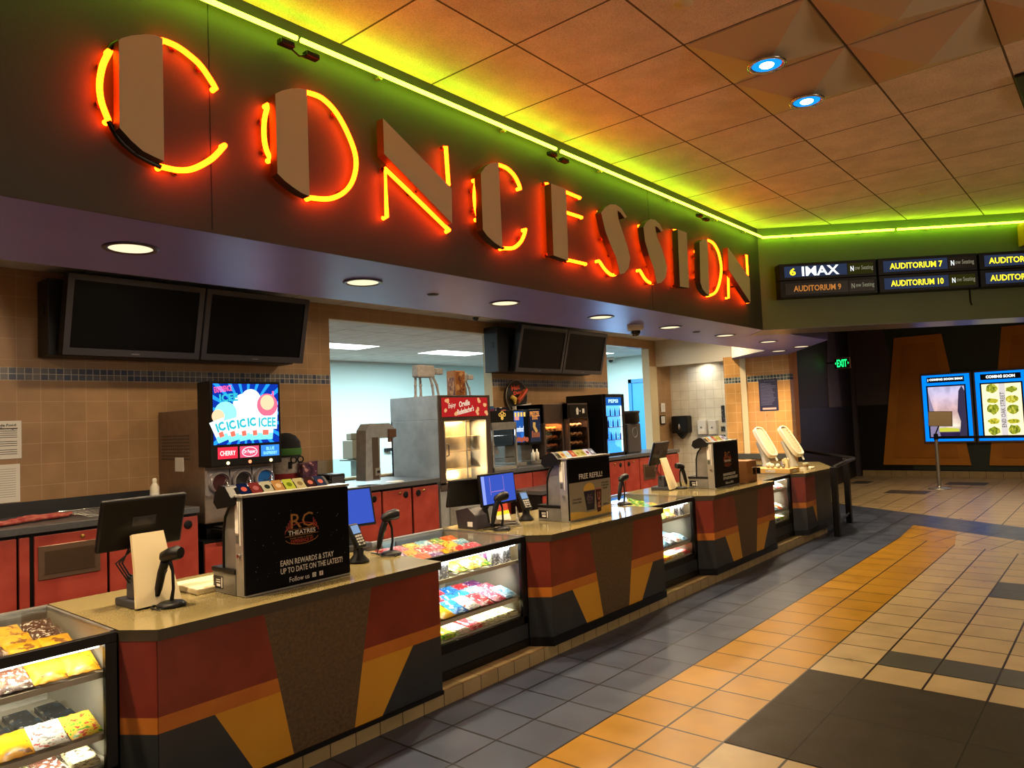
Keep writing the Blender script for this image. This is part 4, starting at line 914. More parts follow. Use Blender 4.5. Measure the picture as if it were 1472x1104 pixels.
mu = N.new('ShaderNodeMath'); mu.operation = 'MULTIPLY'; mu.inputs[1].default_value = 22; L.new(at_.outputs[0], mu.inputs[0])
si = N.new('ShaderNodeMath'); si.operation = 'SINE'; L.new(mu.outputs[0], si.inputs[0])
cr_ = N.new('ShaderNodeValToRGB'); cr_.color_ramp.elements[0].position = .45; cr_.color_ramp.elements[0].color = lin('#0a2a8c'); cr_.color_ramp.elements[1].position = .6; cr_.color_ramp.elements[1].color = lin('#1f86e8')
L.new(si.outputs[0], cr_.inputs[0]); em = N.new('ShaderNodeEmission'); em.inputs[1].default_value = 1.3; L.new(cr_.outputs[0], em.inputs[0]); o_ = N.new('ShaderNodeOutputMaterial'); L.new(em.outputs[0], o_.inputs[0])
scr = build('lit_sign', b, m, t)
b = MB()
for cx, cz, r, mi in ((.12, .40, .09, 1), (.27, .46, .09, 0), (.33, .50, .085, 0), (.47, .46, .115, 2), (.47, .48, .06, 3), (.06, .38, .05, 3), (.22, .40, .08, 0), (.40, .42, .07, 0), (.53, .40, .06, 0)):
    disc((cx, cz), r if cx+r < .56 else .56-cx, S @ Matrix.Translation((0, 0, .002+.0003*mi)), b, mi, .0008)
b.prism([(.10, .27), (.55, .27), (.56, .44), (.42, .47), (.20, .47), (.08, .38)], S, .0022, .0028, 0)
build('printed_swirls', b, [emis('sw_white', (.85, 1, 1), 1.2), emis('sw_cyan', (.25, .85, .9), 1.2), emis('sw_red', (1, .12, .2), 1.2), emis('sw_orange', (1, .5, .3), 1.2)], t)
b = MB()
for k in range(5):
    a_ = (-.42, -.3, -.2, -.1, 0)[k]; cx = .10+.087*k; q = Matrix.Translation((cx, .19, .0038+.0003*k)) @ Matrix.Rotation(-a_*.8, 4, 'Z')
    w_ = .062 if k < 4 else .085; hh = .17 if k < 4 else .185
    b.prism([(-w_*.7, 0), (w_*.7, 0), (w_*.95, hh), (-w_*.95, hh)], S @ q, 0, .0004, 0)
    b.prism([(-w_*.7, 0), (w_*.7, 0), (w_*.75, .05), (-w_*.75, .05)], S @ q, .0004, .0008, 1)
    b.prism([(-w_*.3, .035), (w_*.3, .035), (w_*.3, .075), (-w_*.3, .075)], S @ q, .0008, .0012, 2)
build('printed_cups', b, [emis('cup_white', (.8, .97, 1), 1.15), emis('cup_teal', (.2, .8, .75), 1.1), emis('cup_red', (1, .15, .1), 1.1)], t)
b = MB()
for k in range(4):
    q = Matrix.Translation((.075+.085*k, .30+.01*k, .0065)) @ Matrix.Rotation(.32-.08*k, 4, 'Z'); b.text('IC', S @ q, .07, .07, 0, .0006, .05)
b.text('ICEE', S @ Matrix.Translation((.465, .325, .0068)), .15, .075, 0, .0006, .03); b.text('ICEE', S @ Matrix.Translation((.145, .52, .0065)) @ Matrix.Rotation(.06, 4, 'Z'), .15, .06, 0, .0006, .04)
build('lettering', b, emis('icee_teal', (.03, .45, .55), 1.0), t)
b = MB(); b.box(.515, .53, .53, .57, .002, .003, 0, S); b.text('EXPERIENCE', S @ Matrix.Translation((.10, .585, .0065)) @ Matrix.Rotation(.12, 4, 'Z'), .14, .045, 0, .0006, .02); build('lettering', b, emis('red_print', (1, .1, .25), 1.2), t)
for k, (c_, tx, tc) in enumerate((((.85, .03, .06), 'CHERRY', (1, .85, .8)), ((.75, .08, .16), 'Dr Pepper', (1, .8, .85)), ((.04, .25, .75), 'BLUE RASPBERRY', (.3, .8, 1)))):
    b = MB(); b.box(.052+k*.178, .052+k*.178+.158, .058, .145, 0, .003, 0, S); f = build('flavour_label', b, emis('flav%d' % k, c_, .9), t)
    b = MB(); M2 = S @ Matrix.Translation((.131+k*.178, .10, .0035))
    if k == 1: 
        n = 24; ring = [(.062*math.cos(2*PI*i/n), .036*math.sin(2*PI*i/n)) for i in range(n+1)]; b.tube([M2 @ V((a, c, 0)) for a, c in ring], .003, 5)
    if k == 2: b.text('BLUE', M2 @ Matrix.Translation((0, .018, 0)), .07, .026, 0, .0006, .02); b.text('RASPBERRY', M2 @ Matrix.Translation((0, -.017, 0)), .12, .026, 0, .0006, .02)
    else: b.text(tx, M2, .125 if k == 0 else .10, .036, 0, .0006, .02)
    build('lettering', b, emis('flavt%d' % k, tc, 1.0), f)
    b = MB(); b.ball((-5.215, 2.695+.13+k*.18, 1.37), (.008, .013, .013)); build('indicator', b, emis('amber_dot%d' % (k % 2), (1, .75, .35) if k != 1 else (1, .2, .08), 2), t)
    # barrel window and tap below
    yc = 2.79+k*.185; zc = 1.225
    b = MB(); b.box(-5.34, -5.30, yc-.088, yc+.088, zc-.095, zc+.095); b.lathe([(.082, 0), (.085, .03), (.07, .05), (.066, .02)], n=28, M=Matrix.Translation((-5.30, yc, zc)) @ Matrix.Rotation(PI/2, 4, 'Y')); v_ = build('barrel_window', b, mat('clear_barrel', '#a9a4a8', .15, .5), t, bevel=.004)
    b = MB(); disc((0, 0), .064, FX(-5.298, yc, zc), b, 0, .02); build('barrel_core', b, [mat('core_red', '#3a0a10', .3), mat('core_black', '#120c10', .3), mat('core_blue', '#1d5fb0', .25)][k], v_)
    b = MB(); b.cyl((-5.28, yc, zc-.02), (-5.20, yc, zc-.05), .016); b.cyl((-5.21, yc, zc-.02), (-5.21, yc, zc-.10), .013); b.tube([(-5.22, yc, zc-.02), (-5.20, yc+.01, zc+.03), (-5.185, yc+.02, zc-.05)], .008, 6); build('tap', b, chrome, v_)
b = MB(); b.box(-5.34, -5.16, 2.74, 3.26, .86, .885); b.box(-5.34, -5.18, 2.76, 3.24, .885, .90, 0); build('drip_tray', b, blackp, t, bevel=.004)

# ------------------------------------------------------------------ menu screens on the wall
def menu_screen(y0, y1, zb, zt, xb, xt, lb):
    o = V((xb, y0, zb)); up = V((xt-xb, 0, zt-zb)); H = up.length; W_ = y1-y0
    t = thing('menu_screen', lb, 'screen', (xb, (y0+y1)/2, zb), 0, 'black menu screens')
    M = frame(o, (0, 1, 0), up)
    b = MB(); b.box(0, W_, 0, H, -.08, 0, 0, M); build('housing', b, blackp, t, bevel=.006)
    b = MB(); f = .045; b.box(0.004, W_-.004, .004, f+.01, 0, .012, 0, M); b.box(.004, W_-.004, H-f, H-.004, 0, .012, 0, M); b.box(.004, f, f, H-f, 0, .012, 0, M); b.box(W_-f, W_-.004, f, H-f, 0, .012, 0, M); build('bezel', b, mat('screen_bezel', '#2c2a33', .45), t)
    b = MB(); b.box(f, W_-f, f, H-f, 0, .004, 0, M); build('display', b, mat('dark_screen', '#040407', .4, spec=.12), t)
    b = MB(); b.box(W_/2-.03, W_/2+.03, .022, .030, .012, .0125, 0, M); build('badge', b, mat('badge_grey', '#6a6a72', .4), t)
    b = MB(); b.tube([V((xb-.02, (y0+y1)/2, (zb+zt)/2)), V((-5.873, (y0+y1)/2, (zb+zt)/2))], .03, 8); build('wall_arm', b, black, t)
menu_screen(1.885, 2.885, 2.20, 2.77, -5.76, -5.62, 'black blank menu screen at far left of the tiled wall')
menu_screen(2.895, 3.86, 2.20, 2.77, -5.76, -5.62, 'black blank menu screen left of the first kitchen opening')
menu_screen(6.88, 7.84, 2.20, 2.77, -5.76, -5.62, 'black blank menu screen right of the first kitchen opening')
menu_screen(7.85, 8.80, 2.20, 2.77, -5.76, -5.62, 'black blank menu screen beside the second kitchen opening')
for y, lb in ((1.84, 'black enclosure behind the left pair of menu screens'), (6.71, 'black enclosure behind the right pair of menu screens')):
    t = thing('screen_enclosure', lb, 'enclosure', (-5.95, y+.9, 2.2))
    b = MB(); b.box(-6.095, -5.875, y, y+2.0, 2.205, 2.765); build('box', b, mat('enclosure_grey', '#121114', .5), t, bevel=.006)
    b = MB(); b.box(-5.98, -5.94, y-.004, y, 2.50, 2.58); build('vent', b, black, t)

# ------------------------------------------------------------------ popcorn warmer
t = thing('popcorn_warmer', 'tall steel popcorn warmer cabinet with red lit header and glass doors', 'warmer', (-5.65, 5.46, 0))
y0, y1, xf = 5.085, 5.855, -5.28
b = MB(); b.box(-6.0, xf, y0, y1, .0, .985); b.box(-6.0, -5.97, y0, y1, .985, 1.64); b.box(-6.0, xf-.004, y0, y0+.03, .985, 1.64); b.box(-6.0, xf-.004, y1-.03, y1, .985, 1.64); b.box(-6.0, xf-.004, y0, y1, 1.64, 1.885)
build('housing', b, mat('side_steel', '#a4a9ad', .4, .45, noise=.16, nscale=6), t, bevel=.004)
M = FX(xf, y0, 0)
b = MB(); b.box(0, .77, 1.625, 1.885, 0, .012, 0, M); b.box(0, .075, .985, 1.625, 0, .012, 0, M); b.box(.70, .77, .985, 1.625, 0, .012, 0, M); b.box(0, .77, .93, 1.01, 0, .012, 0, M); build('front_frame', b, mat('brown_steel', '#5c4e46', .4, .6), t, bevel=.003)
b = MB(); b.box(.045, .725, 1.665, 1.86, .012, .016, 0, M); hd = build('lit_header', b, emis('red_header', (.33, .012, .012), 1.0), t)
b = MB(); b.text('Enjoy', M @ Matrix.Translation((.19, 1.775, .017)) @ Matrix.Rotation(.15, 4, 'Z'), .11, .06, 0, .0008, 0, .3); b.text('Orville', M @ Matrix.Translation((.37, 1.80, .017)) @ Matrix.Rotation(.15, 4, 'Z'), .16, .06, 0, .0008, .02, .2)
b.text("Redenbacher's", M @ Matrix.Translation((.385, 1.73, .017)) @ Matrix.Rotation(.17, 4, 'Z'), .25, .06, 0, .0008, .02, .2); build('lettering', b, emis('header_cream', (.85, .7, .5), .8), hd)
b = MB(); rr = random.Random(5)
for cx, cz in ((.09, 1.72), (.12, 1.83), (.25, 1.70), (.56, 1.70), (.60, 1.83), (.68, 1.77), (.70, 1.69), (.58, 1.74)):
    for k in range(3): disc((cx+rr.uniform(-.015, .015), cz+rr.uniform(-.015, .015)), .018, M @ Matrix.Translation((0, 0, .016+.0003*k)), b, 0, .0006, 9)
build('printed_popcorn', b, emis('pop_tan', (.75, .36, .14), .8), hd)
b = MB(); b.box(.075, .70, 1.0, 1.63, -.24, -.235, 0, M); build('warm_interior', b, mat('hot_steel', '#d8c8a8', .28, .9, noise=.25, nscale=6), t)
for k in range(2):
    b = MB(); b.box(.078+.31*k, .385+.31*k, 1.01, 1.622, .004, .008, 0, M); d = build('glass_door', b, glass('hazy_glass', (.95, .9, .8), 1.0, .15), t)
    b = MB(); b.box(.078+.31*k, .084+.31*k, 1.01, 1.622, .008, .014, 0, M); b.box(.379+.31*k, .385+.31*k, 1.01, 1.622, .008, .014, 0, M); build('door_edge', b, steel, d)
b = MB(); b.tube([M @ V(p) for p in ((.098, 1.27, .012), (.098, 1.28, .04), (.098, 1.38, .04), (.098, 1.39, .012))], .006, 6); build('handle', b, black, t)
for z in (1.12, 1.30, 1.46):
    b = MB(); b.box(-5.50, -5.40, y0+.04, y1-.04, z-.004, z); build('rack', b, mat('hot_steel', '#d8c8a8'), t)
lamp('warmer_light', 'AREA', (-5.40, 5.47, 1.615), 16, (1.0, .68, .36), None, size=.2, size_y=.5)
lamp('warmer_light', 'AREA', (-5.32, 5.47, 1.04), 9, (1.0, .76, .48), None, size=.5, size_y=.05, target=(-5.5, 5.47, 1.4))
b = MB(); b.box(-5.27, -5.262, 5.2, 5.3, .35, .93); b.box(-5.268, -5.24, 5.2, 5.75, .12, .16); build('tray_guide', b, steel, t)
# toys and box standing on the warmer: plain stand-ins
toy = mat('grey_toy_plastic', '#9c9896', .5, noise=.15, nscale=30)
def robot(loc, s, lb, rz=0):
    t = thing('walking_robot_toy', lb, 'toy', loc, rz, 'grey robot toys')
    b = MB(); b.box(-.05*s, .05*s, -.13*s, .11*s, .20*s, .33*s); build('body', b, toy, t, local=True, bevel=.015*s)
    b = MB(); b.box(-.032*s, .032*s, .14*s, .25*s, .235*s, .305*s); b.cyl((0, .10*s, .27*s), (0, .15*s, .27*s), .018*s); build('head', b, toy, t, local=True, bevel=.012*s)
    for sx in (-1, 1):
        for y, ky in ((-.095, -.006), (-.035, .004)) if sx < 0 else ((.05, .03), (.09, .055)):
            b = MB(); x = sx*.03*s
            b.tube([(x, y*s, .215*s), (x, (y+ky)*s, .12*s), (x, (y+ky*1.4)*s, .02*s)], .0135*s, 8); b.ball((x, (y+ky)*s, .12*s), .018*s, 10, 6); b.cyl((x, (y+ky*1.4)*s, 0), (x, (y+ky*1.4)*s, .022*s), .022*s, .012*s); build('leg', b, toy, t, local=True)
    return t
robot((-5.60, 5.22, 1.885), 1.0, 'grey four-legged walking robot toy on top of the warmer')
robot((-5.60, 5.745, 1.885), .8, 'smaller grey robot toy half hidden behind the toy box')
t = thing('toy_box', 'tan printed carton standing on the warmer between the robot toys', 'box', (-5.53, 5.62, 1.885))
b = MB(); b.box(-.07, .06, -.075, .075, 0, .275); build('carton', b, mat('tan_carton', '#a8713c', .6), t, local=True, bevel=.003)
b = MB(); b.box(.06, .062, -.065, .065, .01, .26); b.box(-.06, .05, -.077, -.075, .01, .2); build('print', b, wrapper('carton_print', '#8a5428', '#b98a58', '#4a2630', 5), t, local=True)
# arched steel dispenser
t = thing('butter_dispenser', 'arched steel dispenser with drooping nozzle on the back counter', 'dispenser', (-5.45, 4.33, 1.066))
def yzpoly(X, pts): return [(lambda p: (p.y, p.z))(PX(px, py, X)) for px, py in pts]
X_ = -5.38; YZ = frame((X_, 0, 0), (0, 1, 0), (0, 0, 1)); YZ.translation = V((X_, 0, 0))
pp = yzpoly(X_, [(526, 692), (526, 619), (532, 609), (560, 608), (567, 616), (567, 629), (546, 630), (547, 690)])
pp = [(a, max(c, 1.066)) for a, c in pp]
b = MB(); b.prism(pp, YZ, -.14, 0); build('arch', b, mat('arch_steel', '#9a9fa4', .35, .45, noise=.1, nscale=18), t, bevel=.004)
b = MB(); a0, c0 = yzpoly(X_, [(534.5, 629)])[0]; a1, c1 = yzpoly(X_, [(545.5, 688)])[0]; b.box(a0, a1, max(c1, 1.08), c0, 0, .002, 0, YZ); build('recess', b, mat('recess_brown', '#40342c', .5), t)
b = MB(); (a0, c0), (a1, c1) = yzpoly(X_, [(557, 617), (567, 628)]); b.box(a0, a1, c1, c0, .0, .03, 0, YZ); b.cyl(YZ @ V(((a0+a1)/2, c1, -.02)), YZ @ V(((a0+a1)/2, c1-.045, -.02)), .02); build('nozzle', b, mat('copper_steel', '#8a6a58', .35, .8), t)
b = MB(); p = yzpoly(X_, [(543, 678)])[0]; b.box(p[0]-.03, p[0]+.03, p[1]-.035, p[1]+.035, .002, .006, 0, YZ); b.cyl(YZ @ V((p[0], p[1], .006)), YZ @ V((p[0], p[1], .02)), .012, mi=1); build('switch_plate', b, [steel, black], t)
b = MB(); b.lathe([(.09, 0), (.085, .004), (0, .004)], n=28); build('lid', b, whitep, loc=(-5.42, 4.62, 1.0665), local=True, label='flat white round lid lying on the back counter by the dispenser', cat='lid')
# kettle stand seen in the kitchen
t = thing('kitchen_machine', 'small grey steel machine on a stand seen through the first opening', 'machine', (-6.9, 5.4, 0))
p0_ = PX(507, 635, -6.9); p1_ = PX(527, 655, -6.9)
b = MB(); b.box(-7.1, -6.9, p0_.y, p1_.y+.12, p1_.z-.03, p0_.z+.02); b.box(-7.05, -6.95, p0_.y+.02, p1_.y+.08, p0_.z+.02, p0_.z+.10); build('head', b, mat('pale_steel', '#9a9888', .5, .3), t, bevel=.01)
b = MB(); b.box(-7.06, -6.94, p0_.y+.08, p1_.y+.06, 0, p1_.z-.03); build('stand', b, steel, t, bevel=.006)
b = MB(); b.box(-7.12, -6.84, p0_.y-.03, p1_.y+.02, p1_.z-.05, p1_.z-.035); build('tray', b, steel, t)
# kitchen power cord and outlet
p = PX(560, 641, -6.4); 
t = thing('wall_outlet', 'white outlet with black plug and pale cord in the kitchen', 'outlet', (-11.19, p.y*11.19/6.4, p.z))
yy = p.y*11.19/6.4; zz = 1.6+(p.z-1.6)*11.19/6.4
b = MB(); b.box(-11.2, -11.19, yy-.06, yy+.06, zz-.09, zz+.09); build('plate', b, whitep, t); b = MB(); b.box(-11.19, -11.12, yy-.14, yy+.03, zz-.10, zz-.04); build('plug', b, black, t)
b = MB(); b.tube([(-11.13, yy+.02, zz-.06), (-11.10, yy+.10, zz-.2), (-11.1, yy+.12, zz-.6), (-11.1, yy+.12, zz-1.0)], .012, 6); build('cord', b, whitep, t)
# black box printer on the back counter
def boxthing(nm, lb, cat, x0, x1, y0, y1, z0, z1_, m, bev=.006, grp=None):
    b = MB(); b.box(x0, x1, y0, y1, z0, z1_); return build(nm, b, m, loc=((x0+x1)/2, (y0+y1)/2, z0), bevel=bev, label=lb, cat=cat, group=grp)
t = thing('receipt_printer', 'black box printer on the back counter left of the dispenser', 'printer', (-5.6, 3.9, 1.066))
b = MB(); b.box(-5.75, -5.45, 3.76, 4.07, 1.067, 1.14); b.box(-5.70, -5.45, 3.90, 4.07, 1.14, 1.19); build('body', b, blackp, t, bevel=.012)
b = MB(); b.box(-5.452, -5.445, 3.92, 4.05, 1.10, 1.17); build('front_cover', b, dgrey, t)
# plush figure in a beanie
t = thing('plush_figure', 'grey knitted plush figure in black beanie and dark glasses', 'plush toy', (-5.62, 3.62, 1.066))
c = (-5.66, 3.60); plush = mat('grey_knit', '#9c9088', .95, bump=1, bscale=300, noise=.2, nscale=40); knit = mat('black_knit', '#17161a', .95, bump=1, bscale=300)
b = MB(); b.lathe([(.0, 0), (.115, .0), (.125, .08), (.122, .2), (.118, .3), (.105, .37), (.06, .41), (0, .42)], (c[0], c[1], 1.067), 24); build('body', b, plush, t)
b = MB(); b.lathe([(.128, .30), (.132, .36), (.125, .43), (.09, .48), (.04, .505), (0, .51)], (c[0], c[1], 1.067), 24); hh = build('beanie', b, knit, t)
b = MB(); b.lathe([(.132, .315), (.136, .33), (.136, .365), (.131, .375)], (c[0], c[1], 1.067), 24); build('green_band', b, mat('green_knit', '#3c6a2c', .95, bump=1, bscale=300), hh)
b = MB()
for s in (-1, 1):
    th = [2*PI*i/16 for i in range(17)]; b.tube([(c[0]+.128, c[1]+.03+s*.034+.028*math.cos(a), 1.067+.275+.026*math.sin(a)) for a in th], .006, 6); b.box(c[0]+.115, c[0]+.124, c[1]+.012+s*.05-.012, c[1]+.012+s*.05+.018, 1.067+.20, 1.067+.26)
build('glasses', b, black, t)
b = MB(); b.lathe([(.126, .09), (.128, .10), (.1275, .15), (.125, .16)], (c[0], c[1], 1.067), 24); build('red_sash', b, mat('red_knit', '#7a1c20', .95), t)
t = thing('printed_tub', 'dark purple printed carton leaning on the plush figure', 'carton', (-5.48, 3.68, 1.066))
b = MB(); b.prism([(-.075, 0), (.075, 0), (.085, .26), (-.065, .24)], FX(-5.50, 3.675, 1.067), 0, .08); build('carton', b, wrapper('purple_print', '#4a2c40', '#a87c78', '#2c1a30', 6), t, bevel=.003)
# clear sheet leaning at the end of the tile wall
t = thing('acrylic_sheet', 'clear acrylic sheet stood between plush figure and kitchen opening', 'acrylic sheet', (-5.9, 4.3, 1.066)); b = MB(); b.box(-5.87, -5.865, 3.82, 4.62, 1.067, 1.30); build('sheet', b, glass('acrylic', (.85, .92, .92), 2), t)
# left back counter: candy sticks, wire tray, spray bottle
t = thing('candy_sticks', 'bundle of pink and white wrapped sticks on the left back counter', 'candy', (-5.55, 1.45, 1.066))
for k in range(4):
    b = MB(); p = [V((-5.42-.04*k, 1.35+.05*k, 1.08+.008*(k % 2))), V((-5.52-.04*k, 1.62, 1.085+.008*(k % 2))), V((-5.60-.035*k, 1.86+.02*k, 1.083))]
    q = [p[0].lerp(p[1], j/6) for j in range(6)]+[p[1].lerp(p[2], j/6) for j in range(7)]
    b.tube(q, [.013+.003*math.sin(j*2.1) for j in range(13)], 8); build('stick', b, mat('pink_stripe', '#b46a5c', .3, col2='#8a1f2c', nscale=26), t)
b = MB(); b.tube([(-5.38, 1.0, 1.09), (-5.40, 1.15, 1.10), (-5.42, 1.36, 1.085)], [.05, .06, .02], 10); build('plastic_wrap', b, glass('wrap', (.9, .92, .95), 3, .1), t)
t = thing('wire_tray', 'silver wire tray lying on left back counter', 'tray', (-5.6, 2.1, 1.066)); b = MB()
for k in range(9): b.tube([(-5.95+.07*k, 1.90, 1.076), (-5.95+.07*k, 2.45, 1.076)], .003, 5)
for k in range(12): b.tube([(-5.95, 1.90+.05*k, 1.073), (-5.39, 1.90+.05*k, 1.073)], .002, 5)
b.tube([(-5.95, 1.9, 1.08), (-5.39, 1.9, 1.08), (-5.39, 2.45, 1.08), (-5.95, 2.45, 1.08), (-5.95, 1.9, 1.08)], .005, 6); build('wires', b, chrome, t)
t = thing('spray_bottle', 'white spray can on left back counter by the frozen drink machine', 'spray can', (-5.72, 2.50, 1.066))
b = MB(); b.lathe([(.0, 0), (.034, 0), (.034, .14), (.02, .165), (.015, .175)], n=20); build('can', b, whitep, t, local=True); b = MB(); b.lathe([(.016, .17), (.018, .2), (.01, .21), (0, .21)], n=16); build('cap', b, whitep, t, local=True); b = MB(); b.lathe([(.0345, .04), (.0345, .10)], n=20); build('label', b, paper, t, local=True)
# papers on the tile wall
def wallpaper_note(nm, lb, M, w_, h_, lines, m=paper, ln=ink, parent=None):
    t = thing(nm, lb, 'notice', M.translation, 0)
    b = MB(); b.box(-w_/2, w_/2, -h_/2, h_/2, 0, .003, 0, M); build('sheet', b, m, t)
    b = MB()
    for k, (u0, u1, v, th) in enumerate(lines): b.box(-w_/2+u0*w_, -w_/2+u1*w_, (.5-v)*h_-th, (.5-v)*h_, .003, .0036, 0, M)
    if lines: build('print', b, ln, t)
    return t
rr = random.Random(11)
q0_, q1_ = PX(0, 603, -6.097), PX(31, 661, -6.097)
Mn = FX(-6.097, (q1_.y+q0_.y)/2-.07, (q0_.z+q1_.z)/2)
t = wallpaper_note('printed_notice', 'white printed notice on tile wall at the left edge, upper sheet', Mn, q1_.y-q0_.y+.14, .27, [(.1, .9 if k not in (4, 8) else .5, .26+.055*k, .004) for k in range(12)])
b = MB(); b.text('Outside Food', Mn @ Matrix.Translation((.02, .105, .004)), .16, .018, 0, .0006, .02); b.text('or No Beverages', Mn @ Matrix.Translation((.02, .080, .004)), .18, .018, 0, .0006, .02); build('lettering', b, ink, t)
q0_, q1_ = PX(0, 665, -6.097), PX(29, 722, -6.097)
wallpaper_note('printed_chart', 'white printed chart on tile wall at the left edge, lower sheet', FX(-6.097, (q1_.y+q0_.y)/2-.07, 1.305), q1_.y-q0_.y+.14, .27, [(.2, .9, .12+.06*k, .003) for k in range(13)], ln=mat('grey_ink', '#8a8a8a', .8))
# ------------------------------------------------------------------ equipment on the far back counter
YZF = lambda X: (lambda M: (setattr(M, 'translation', V((X, 0, 0))), M)[1])(frame((X, 0, 0), (0, 1, 0), (0, 0, 1)))
def ybox(mb, X, px0, py0, px1, py1, d0, d1, mi=0):
    """an upright block whose front (facing +x) covers the given spot on plane X"""
    a, c = PX(px0, py0, X), PX(px1, py1, X)
    mb.box(X+d0, X+d1, a.y, c.y, min(a.z, c.z), max(a.z, c.z), mi)
# pretzel case
t = thing('pretzel_case', 'small glass pretzel case with black sign on top, right of the popcorn warmer', 'warmer', (-5.45, 6.1, 1.066))
X = -5.28; y0, y1 = 5.89, 6.30; zt = 1.535
b = MB()
for y in (y0, y1-.02):
    for x in (X-.38, X-.02): b.box(x, x+.02, y, y+.02, 1.067, zt)
b.box(X-.38, X, y0, y1, 1.067, 1.10); b.box(X-.38, X, y0, y1, zt-.03, zt+.05); build('frame', b, steel, t, bevel=.002)
for k, z in enumerate((1.20, 1.33, 1.44)):
    b = MB(); b.box(X-.35, X-.02, y0+.02, y1-.02, z-.005, z); build('rack', b, chrome, t)
b = MB(); b.box(X-.006, X-.002, y0+.02, y1-.02, 1.10, zt-.03); b.box(X-.37, X-.01, y0+.004, y0+.008, 1.10, zt-.03); build('glass', b, pane, t)
b = MB(); b.box(X-.375, X-.37, y0+.02, y1-.02, 1.10, zt-.03); build('back_panel', b, mat('case_white', '#b8c0bc', .4), t)
for k in range(3): b = MB(); b.prism([(-.05, -.04), (.05, -.045), (.06, .03), (.01, .05), (-.05, .035)], frame((X-.2, 6.0+.07*k, 1.27+.09*(k % 2)), (0, 1, .2), (-.3, 0, 1)), 0, .004); build('paper_liner', b, paper, t)
lamp('case_lamp', 'AREA', (X-.19, 6.1, zt-.035), 5, (.92, 1.0, .96), None, size=.2, size_y=.3)
b = MB(); b.box(X-.05, X-.03, y0, y1, zt+.05, zt+.18); sg = build('sign', b, black, t, bevel=.003)
M = FX(X-.03, (y0+y1)/2, zt+.115); b = MB(); 
for cx, cz, r in ((-.035, .02, .02), (0, .035, .024), (.035, .02, .02)): b.tube([M @ V((cx+r*math.cos(a), cz+r*math.sin(a)*.8, .002)) for a in [2*PI*i/14 for i in range(15)]], .005, 5)
disc((0, -.015), .022, M, b); build('sign_emblem', b, emis('emblem_gold', (.75, .42, .08), .8), sg)
b = MB(); b.box(X-.20, X-.14, y0+.01, y0+.20, zt+.051, zt+.235); o = build('candy_carton', b, wrapper('carton_blue', '#2f5a7c', '#7d2a50', '#1d2c48', 3), loc=(X-.17, y0+.1, zt+.05), label='small blue and magenta carton on top of the pretzel case', cat='carton')
b = MB(); b.box(X-.20, X-.14, y0+.24, y0+.46, zt+.10, zt+.22); build('candy_carton', b, wrapper('carton_dark', '#141622', '#c06a60', '#e8e0d8', 3), loc=(X-.17, y0+.35, zt+.1), label='dark small carton beside the blue carton above the pretzel case', cat='carton')
# drink-style lit panels: two nacho cheese dispensers
def panel_unit(px0, px1, pz0, pz1, X, lb, face, col):
    a, c = PX(px0, pz0, X), PX(px1, pz1, X)
    t = thing('cheese_dispenser', lb, 'dispenser', (X-.2, (a.y+c.y)/2, 1.066), 0, 'cheese dispensers')
    b = MB(); b.box(X-.36, X, a.y, c.y, c.z, a.z); build('head', b, blackp, t, bevel=.008)
    b = MB(); b.box(X-.34, X-.14, a.y+.02, c.y-.02, 1.10, c.z); b.box(X-.34, X+.02, a.y+.01, c.y-.01, 1.067, 1.11); build('stand', b, steeld, t, bevel=.004)
    b = MB(); b.box(X, X+.004, a.y+.03, c.y-.02, c.z+.03, a.z-.02); f = build('lit_panel', b, face, t); return t, f, a, c
pm = wrapper('combo_blue', '#1a4a8c', '#14346c', '#1f5aa0', 1.5)
t, f, a, c = panel_unit(735, 755, 589, 639, -5.50, 'dispenser with blue lit panel reading Combos! right of the pretzel case', litwrap('combo_panel', '#123f86', '#0d2c62', '#1c58a8', 1.6, .9), 0)
M = FX(-5.495, (a.y+c.y)/2, (a.z+c.z)/2); H = a.z-c.z; W_ = c.y-a.y
b = MB(); b.text('Combos!', M @ Matrix.Translation((.01, -.02, .001)), W_*.7, .07, 0, .001, .02); build('lettering', b, emis('combo_white', (.8, .9, 1), .9), f)
b = MB()
for k in range(4): b.box(-W_*.3+k*.055, -W_*.3+k*.055+.035, H*.30, H*.42, .001, .002, 0, M)
build('fries', b, emis('fries_gold', (.9, .55, .12), .9), f); b = MB(); b.box(-W_*.3, W_*.05, H*.20, H*.30, .001, .002, 0, M); build('tray_print', b, emis('tray_pink', (.75, .3, .25), .8), f)
b = MB(); 
for k in range(5): disc((-W_*.25+.05*k, -H*.36+.01*(k % 2)), .03, M @ Matrix.Translation((0, 0, .001+.0003*k)), b, 0, .001, 9)
build('food_print', b, emis('food_red', (.45, .10, .05), .7), f)
t, f, a, c = panel_unit(758.5, 779, 588, 638, -5.54, 'dispenser with dark lit hot dog panel left of the hot food case', litwrap('dog_panel', '#141c30', '#0d1424', '#1d2c48', 2, .7), 0)
M = FX(-5.535, (a.y+c.y)/2, (a.z+c.z)/2); H = a.z-c.z; W_ = c.y-a.y
b = MB(); b.text('PRETZEL', M @ Matrix.Translation((0, H*.36, .001)), W_*.75, .06, 0, .001, .03); b.text('DOG', M @ Matrix.Translation((0, H*.25, .001)), W_*.4, .045, 0, .001, .03); build('lettering', b, emis('dog_orange', (.75, .28, .06), .8), f)
b = MB(); b.tube([M @ V((-.02, .12*H/.3*.3, .002)), M @ V((-.025, 0, .002)), M @ V((.02, -.06, .002))], .018, 8); build('sausage_print', b, emis('dog_tan', (.6, .33, .08), .7), f)
b = MB()
for k in range(4): b.box(-.07+.04*k, -.04+.04*k, -.13, -.05-.02*(k % 2), .001, .002, 0, M)
build('cup_print', b, emis('dog_red', (.4, .12, .05), .6), f)
